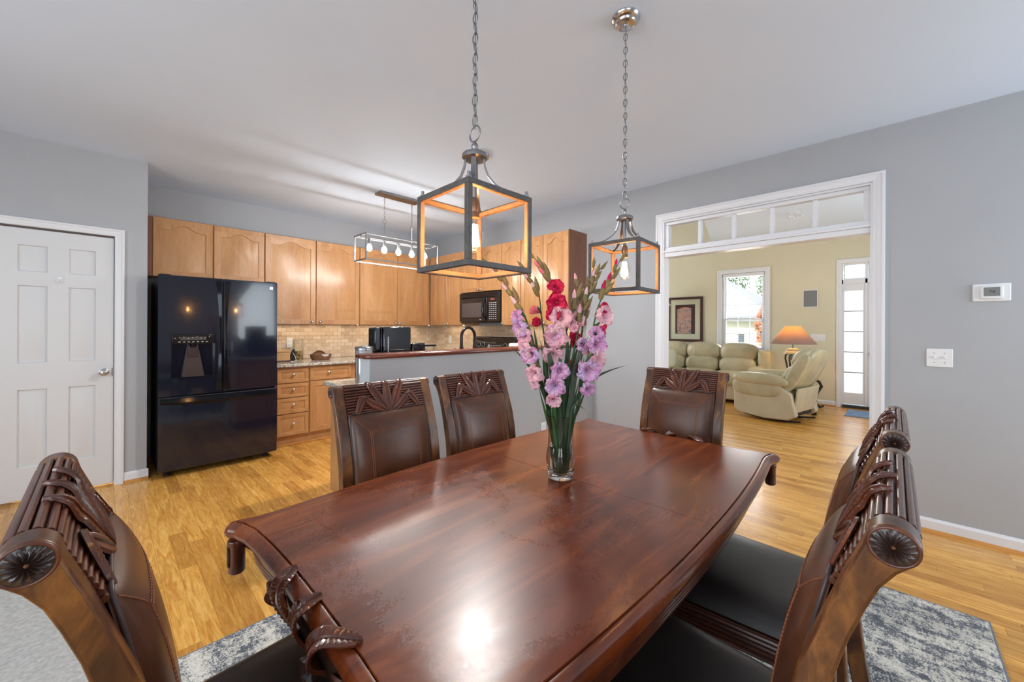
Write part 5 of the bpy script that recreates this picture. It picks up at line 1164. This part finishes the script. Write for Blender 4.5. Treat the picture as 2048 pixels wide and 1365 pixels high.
def stem(label, path, r0, tipfrac, buds, blossoms, tipm, flip=1):
    """path: (lateral, z above table, depth); buds on the last part, blossoms as (frac, side, size, mat, open)"""
    t = thing('gladiolus', label, 'flower', (VX, VY, VZ), 0, 'gladiolus stems in the glass vase')
    P = spline([G(*p) for p in path], 30); n = len(P) - 1
    obj('stem', MB().tube([tuple(p) for p in P], [r0 * (1 - .78 * (i / n)) for i in range(n + 1)], 8), 'stem', t, smooth=60)
    for i in range(buds):
        s = tipfrac + (1 - tipfrac) * i / max(1, buds - .4); k = min(int(s * n), n - 1); d = (P[k + 1] - P[k]).normalized(); sd = (LA * (1 if i % 2 else -1) * flip + DE * -.25)
        sc = 1 - .45 * i / buds; bud(t, P[k] + sd * r0 * .35, d + sd * .22, .068 * sc, .0112 * sc, 'bud', tipm if (i < buds * .72 and i % 2 == 0) else None)
    for j, s in enumerate((.10, .20, .29, .37)):
        k = min(int(s * n), n - 1); ks = [min(n, k + q) for q in range(0, 6)]; sd = (LA * (1 if j % 2 else -1) * .8 - DE * .6).normalized(); L = []
        for q, kk in enumerate(ks):
            d = (P[min(kk + 1, n)] - P[max(kk - 1, 0)]).normalized(); x = d.cross(sd).normalized(); w_ = .0085 * (.7, 1, 1, .85, .5, .08)[q]; c_ = P[kk] + sd * (.004 + .0035 * q)
            L.append([tuple(c_ - x * w_), tuple(c_ + sd * .0016), tuple(c_ + x * w_), tuple(c_ - sd * .0008)])
        obj('sheath_leaf', MB().loops(L), 'blade' if j % 2 else 'stem', t, smooth=60)
    for j, (s, sdl, size, m, op) in enumerate(blossoms):
        k = min(int(s * n), n - 1); d = (P[k + 1] - P[k]).normalized(); aim = (LA * sdl[0] + DE * sdl[1] + UP * sdl[2]).normalized()
        off = aim * .012
        blossom(t, P[k] + off, aim, m, size, op, j + int(s * 40)); bud(t, P[k], d * .8 + aim * .55, .042 * size, .0085 * size, 'bud' if j % 2 else 'stem')
    return t
def px(u, v): return ((u - 1122) / 530, (659 - v) / 530 + 1.325 - VZ)
def pth(*uvd): return [(*px(u, v), d) for u, v, d in uvd]
F = (-.1, -.9, .15)
stem('leftmost gladiolus stem, arching far left with lilac blossoms down its outer side', pth((1124, 950, .01), (1100, 845, .0), (1078, 740, -.02), (1060, 670, -.03), (1040, 620, -.03), (1006, 568, -.02), (976, 532, -.02)), .0062, .66, 7,
     [(.60, (-.8, -.5, .0), .95, 'p_lilac', .9), (.545, (-.8, -.55, -.1), 1.05, 'p_lilac', 1), (.50, (-.6, -.7, -.15), 1.0, 'p_pink', .9), (.455, (-.8, -.5, -.3), 1.1, 'p_pink', 1), (.40, (-.5, -.8, -.1), 1.1, 'p_lilac', 1), (.345, (-.5, -.8, -.35), 1.15, 'p_pink', 1), (.30, (-.8, -.5, -.4), .9, 'p_pink', .8)], 'p_pink')
stem('thin gladiolus stem curving up-left with small rose buds and one half-open rose bloom', pth((1122, 945, .02), (1104, 850, .03), (1098, 760, .05), (1092, 690, .06), (1085, 640, .06), (1078, 590, .05), (1060, 558, .04), (1042, 528, .04)), .0055, .70, 5,
     [(.62, (-.8, -.4, .3), .8, 'p_rose', .5), (.55, (-.6, -.6, .2), .8, 'p_hot', .4), (.42, (.2, -.9, .1), .7, 'p_rose', .4)], 'p_pink')
stem('gladiolus stem with stacked crimson blooms in the bouquet centre, tip arching left', pth((1118, 945, -.01), (1112, 850, .0), (1110, 760, .01), (1112, 690, .01), (1116, 640, .0), (1112, 592, .0), (1092, 552, .0), (1062, 513, .0)), .0060, .80, 5,
     [(.735, (.0, -.85, .3), 1.0, 'p_hot', .9), (.69, (-.2, -.9, -.2), 1.15, 'p_hot', 1), (.63, (-.5, -.8, -.1), 1.0, 'p_hot', .9), (.57, (.1, -.9, .1), 1.25, 'p_pink', 1), (.53, (-.4, -.9, -.3), 1.0, 'p_lilac', 1), (.48, (-.2, -.95, -.1), 1.35, 'p_pink', 1), (.41, (-.3, -.85, -.45), 1.25, 'p_pink', .9)], 'p_rose')
stem('short gladiolus stem with pale lilac blooms low in the bouquet front', pth((1114, 940, -.03), (1112, 870, -.04), (1108, 800, -.05), (1112, 740, -.05), (1126, 680, -.03), (1150, 610, -.01), (1155, 563, .0)), .0060, .80, 3,
     [(.50, (.1, -.95, .0), 1.15, 'p_lilac', 1), (.44, (-.2, -.95, -.2), 1.2, 'p_lilac', 1), (.38, (-.3, -.85, -.4), 1.0, 'p_pink', .7)], 'p_pink')
stem('tall upright gladiolus stem with open green-gold sheaths at right of centre', pth((1124, 945, .0), (1130, 860, .0), (1136, 780, .0), (1146, 710, -.01), (1158, 650, -.01), (1176, 596, .0), (1190, 560, .01), (1202, 538, .01)), .0070, .58, 8,
     [(.55, (-.5, -.8, .3), .75, 'p_pink', .5), (.48, (.5, -.7, .1), .9, 'p_lilac', .8)], 'p_pink')
stem('gladiolus stem standing behind the others with tip forked beside the far lantern', pth((1128, 945, .03), (1140, 860, .04), (1150, 780, .04), (1164, 700, .05), (1172, 630, .04), (1182, 570, .04), (1194, 522, .03)), .0065, .64, 6,
     [(.52, (.3, -.8, .1), 1.0, 'p_pink', .7), (.46, (-.3, -.8, .0), .9, 'p_rose', .6)], 'p_pink', -1)
stem('rightmost gladiolus stem with crimson and lilac blooms leaning toward far lantern', pth((1126, 940, -.01), (1142, 860, -.02), (1158, 790, -.03), (1172, 720, -.03), (1182, 660, -.03), (1196, 610, -.02), (1218, 565, -.02), (1238, 520, -.02)), .0060, .74, 6,
     [(.685, (.6, -.7, .3), .8, 'p_hot', .7), (.635, (.5, -.8, .1), 1.15, 'p_pink', 1), (.59, (.9, -.3, -.1), .9, 'p_hot', .8), (.545, (.2, -.9, .2), 1.0, 'p_lilac', .9), (.50, (.3, -.9, -.1), 1.25, 'p_lilac', 1), (.45, (.6, -.75, -.2), 1.2, 'p_pink', 1), (.405, (.0, -.95, -.3), 1.3, 'p_lilac', 1), (.36, (.3, -.8, -.5), 1.0, 'p_lilac', .8)], 'p_hot')
stem('half-hidden gladiolus stem in the bouquet middle with crimson half-open blooms', pth((1120, 940, .02), (1128, 850, .02), (1136, 760, .02), (1144, 690, .03), (1150, 640, .03), (1162, 590, .03)), .0055, .85, 2,
     [(.66, (.1, -.9, .2), .9, 'p_hot', .5), (.60, (.3, -.8, .0), .7, 'p_hot', .5), (.78, (.2, -.8, .3), 1.0, 'p_pink', .8)], 'p_hot')
def blade(label, path, w0):
    t = thing('gladiolus_frond', label, 'leaf', (VX, VY, VZ), 0, 'long blade leaves in the vase'); P = spline([G(*p) for p in path], 26)
    L = []
    for i, p in enumerate(P):
        s = i / 26; d = (P[min(i + 1, 26)] - P[max(i - 1, 0)]).normalized(); x = d.cross(DE).normalized(); w_ = w0 * (.55 + .6 * math.sin(math.pi * min(1, s * .9 + .1))) * (1 if s < .7 else max(.04, (1 - s) / .3))
        L.append([tuple(p - x * w_), tuple(p + DE * .0012 * 1), tuple(p + x * w_), tuple(p - DE * .0012)])
    obj('blade', MB().loops(L), 'blade', t, smooth=60)
blade('long thin leaf arching out to the right edge of the bouquet', pth((1132, 940, -.02), (1140, 838, -.02), (1155, 792, -.02), (1180, 762, -.02), (1215, 744, -.02), (1252, 732, -.02)), .0050)
blade('short leaf curling just above the vase rim', pth((1130, 930, -.04), (1138, 835, -.05), (1142, 812, -.05), (1152, 808, -.05), (1166, 819, -.05)), .0042)
blade('narrow leaf leaning left below the lilac blooms', pth((1112, 940, .0), (1098, 830, .0), (1082, 780, .0), (1064, 745, .0), (1040, 715, .0), (1020, 698, .0)), .0045)
blade('broad green leaf standing at the bouquet heart', pth((1120, 950, -.02), (1118, 860, -.03), (1108, 780, -.03), (1098, 720, -.03), (1088, 660, -.02)), .0110)
blade('broad green leaf crossing right of centre', pth((1124, 950, -.02), (1130, 860, -.04), (1142, 780, -.04), (1152, 720, -.04), (1175, 672, -.03)), .0090)
blade('upright green leaf behind the pale central blooms', pth((1122, 950, .03), (1126, 860, .03), (1130, 780, .03), (1136, 700, .02), (1130, 640, .02)), .0080)
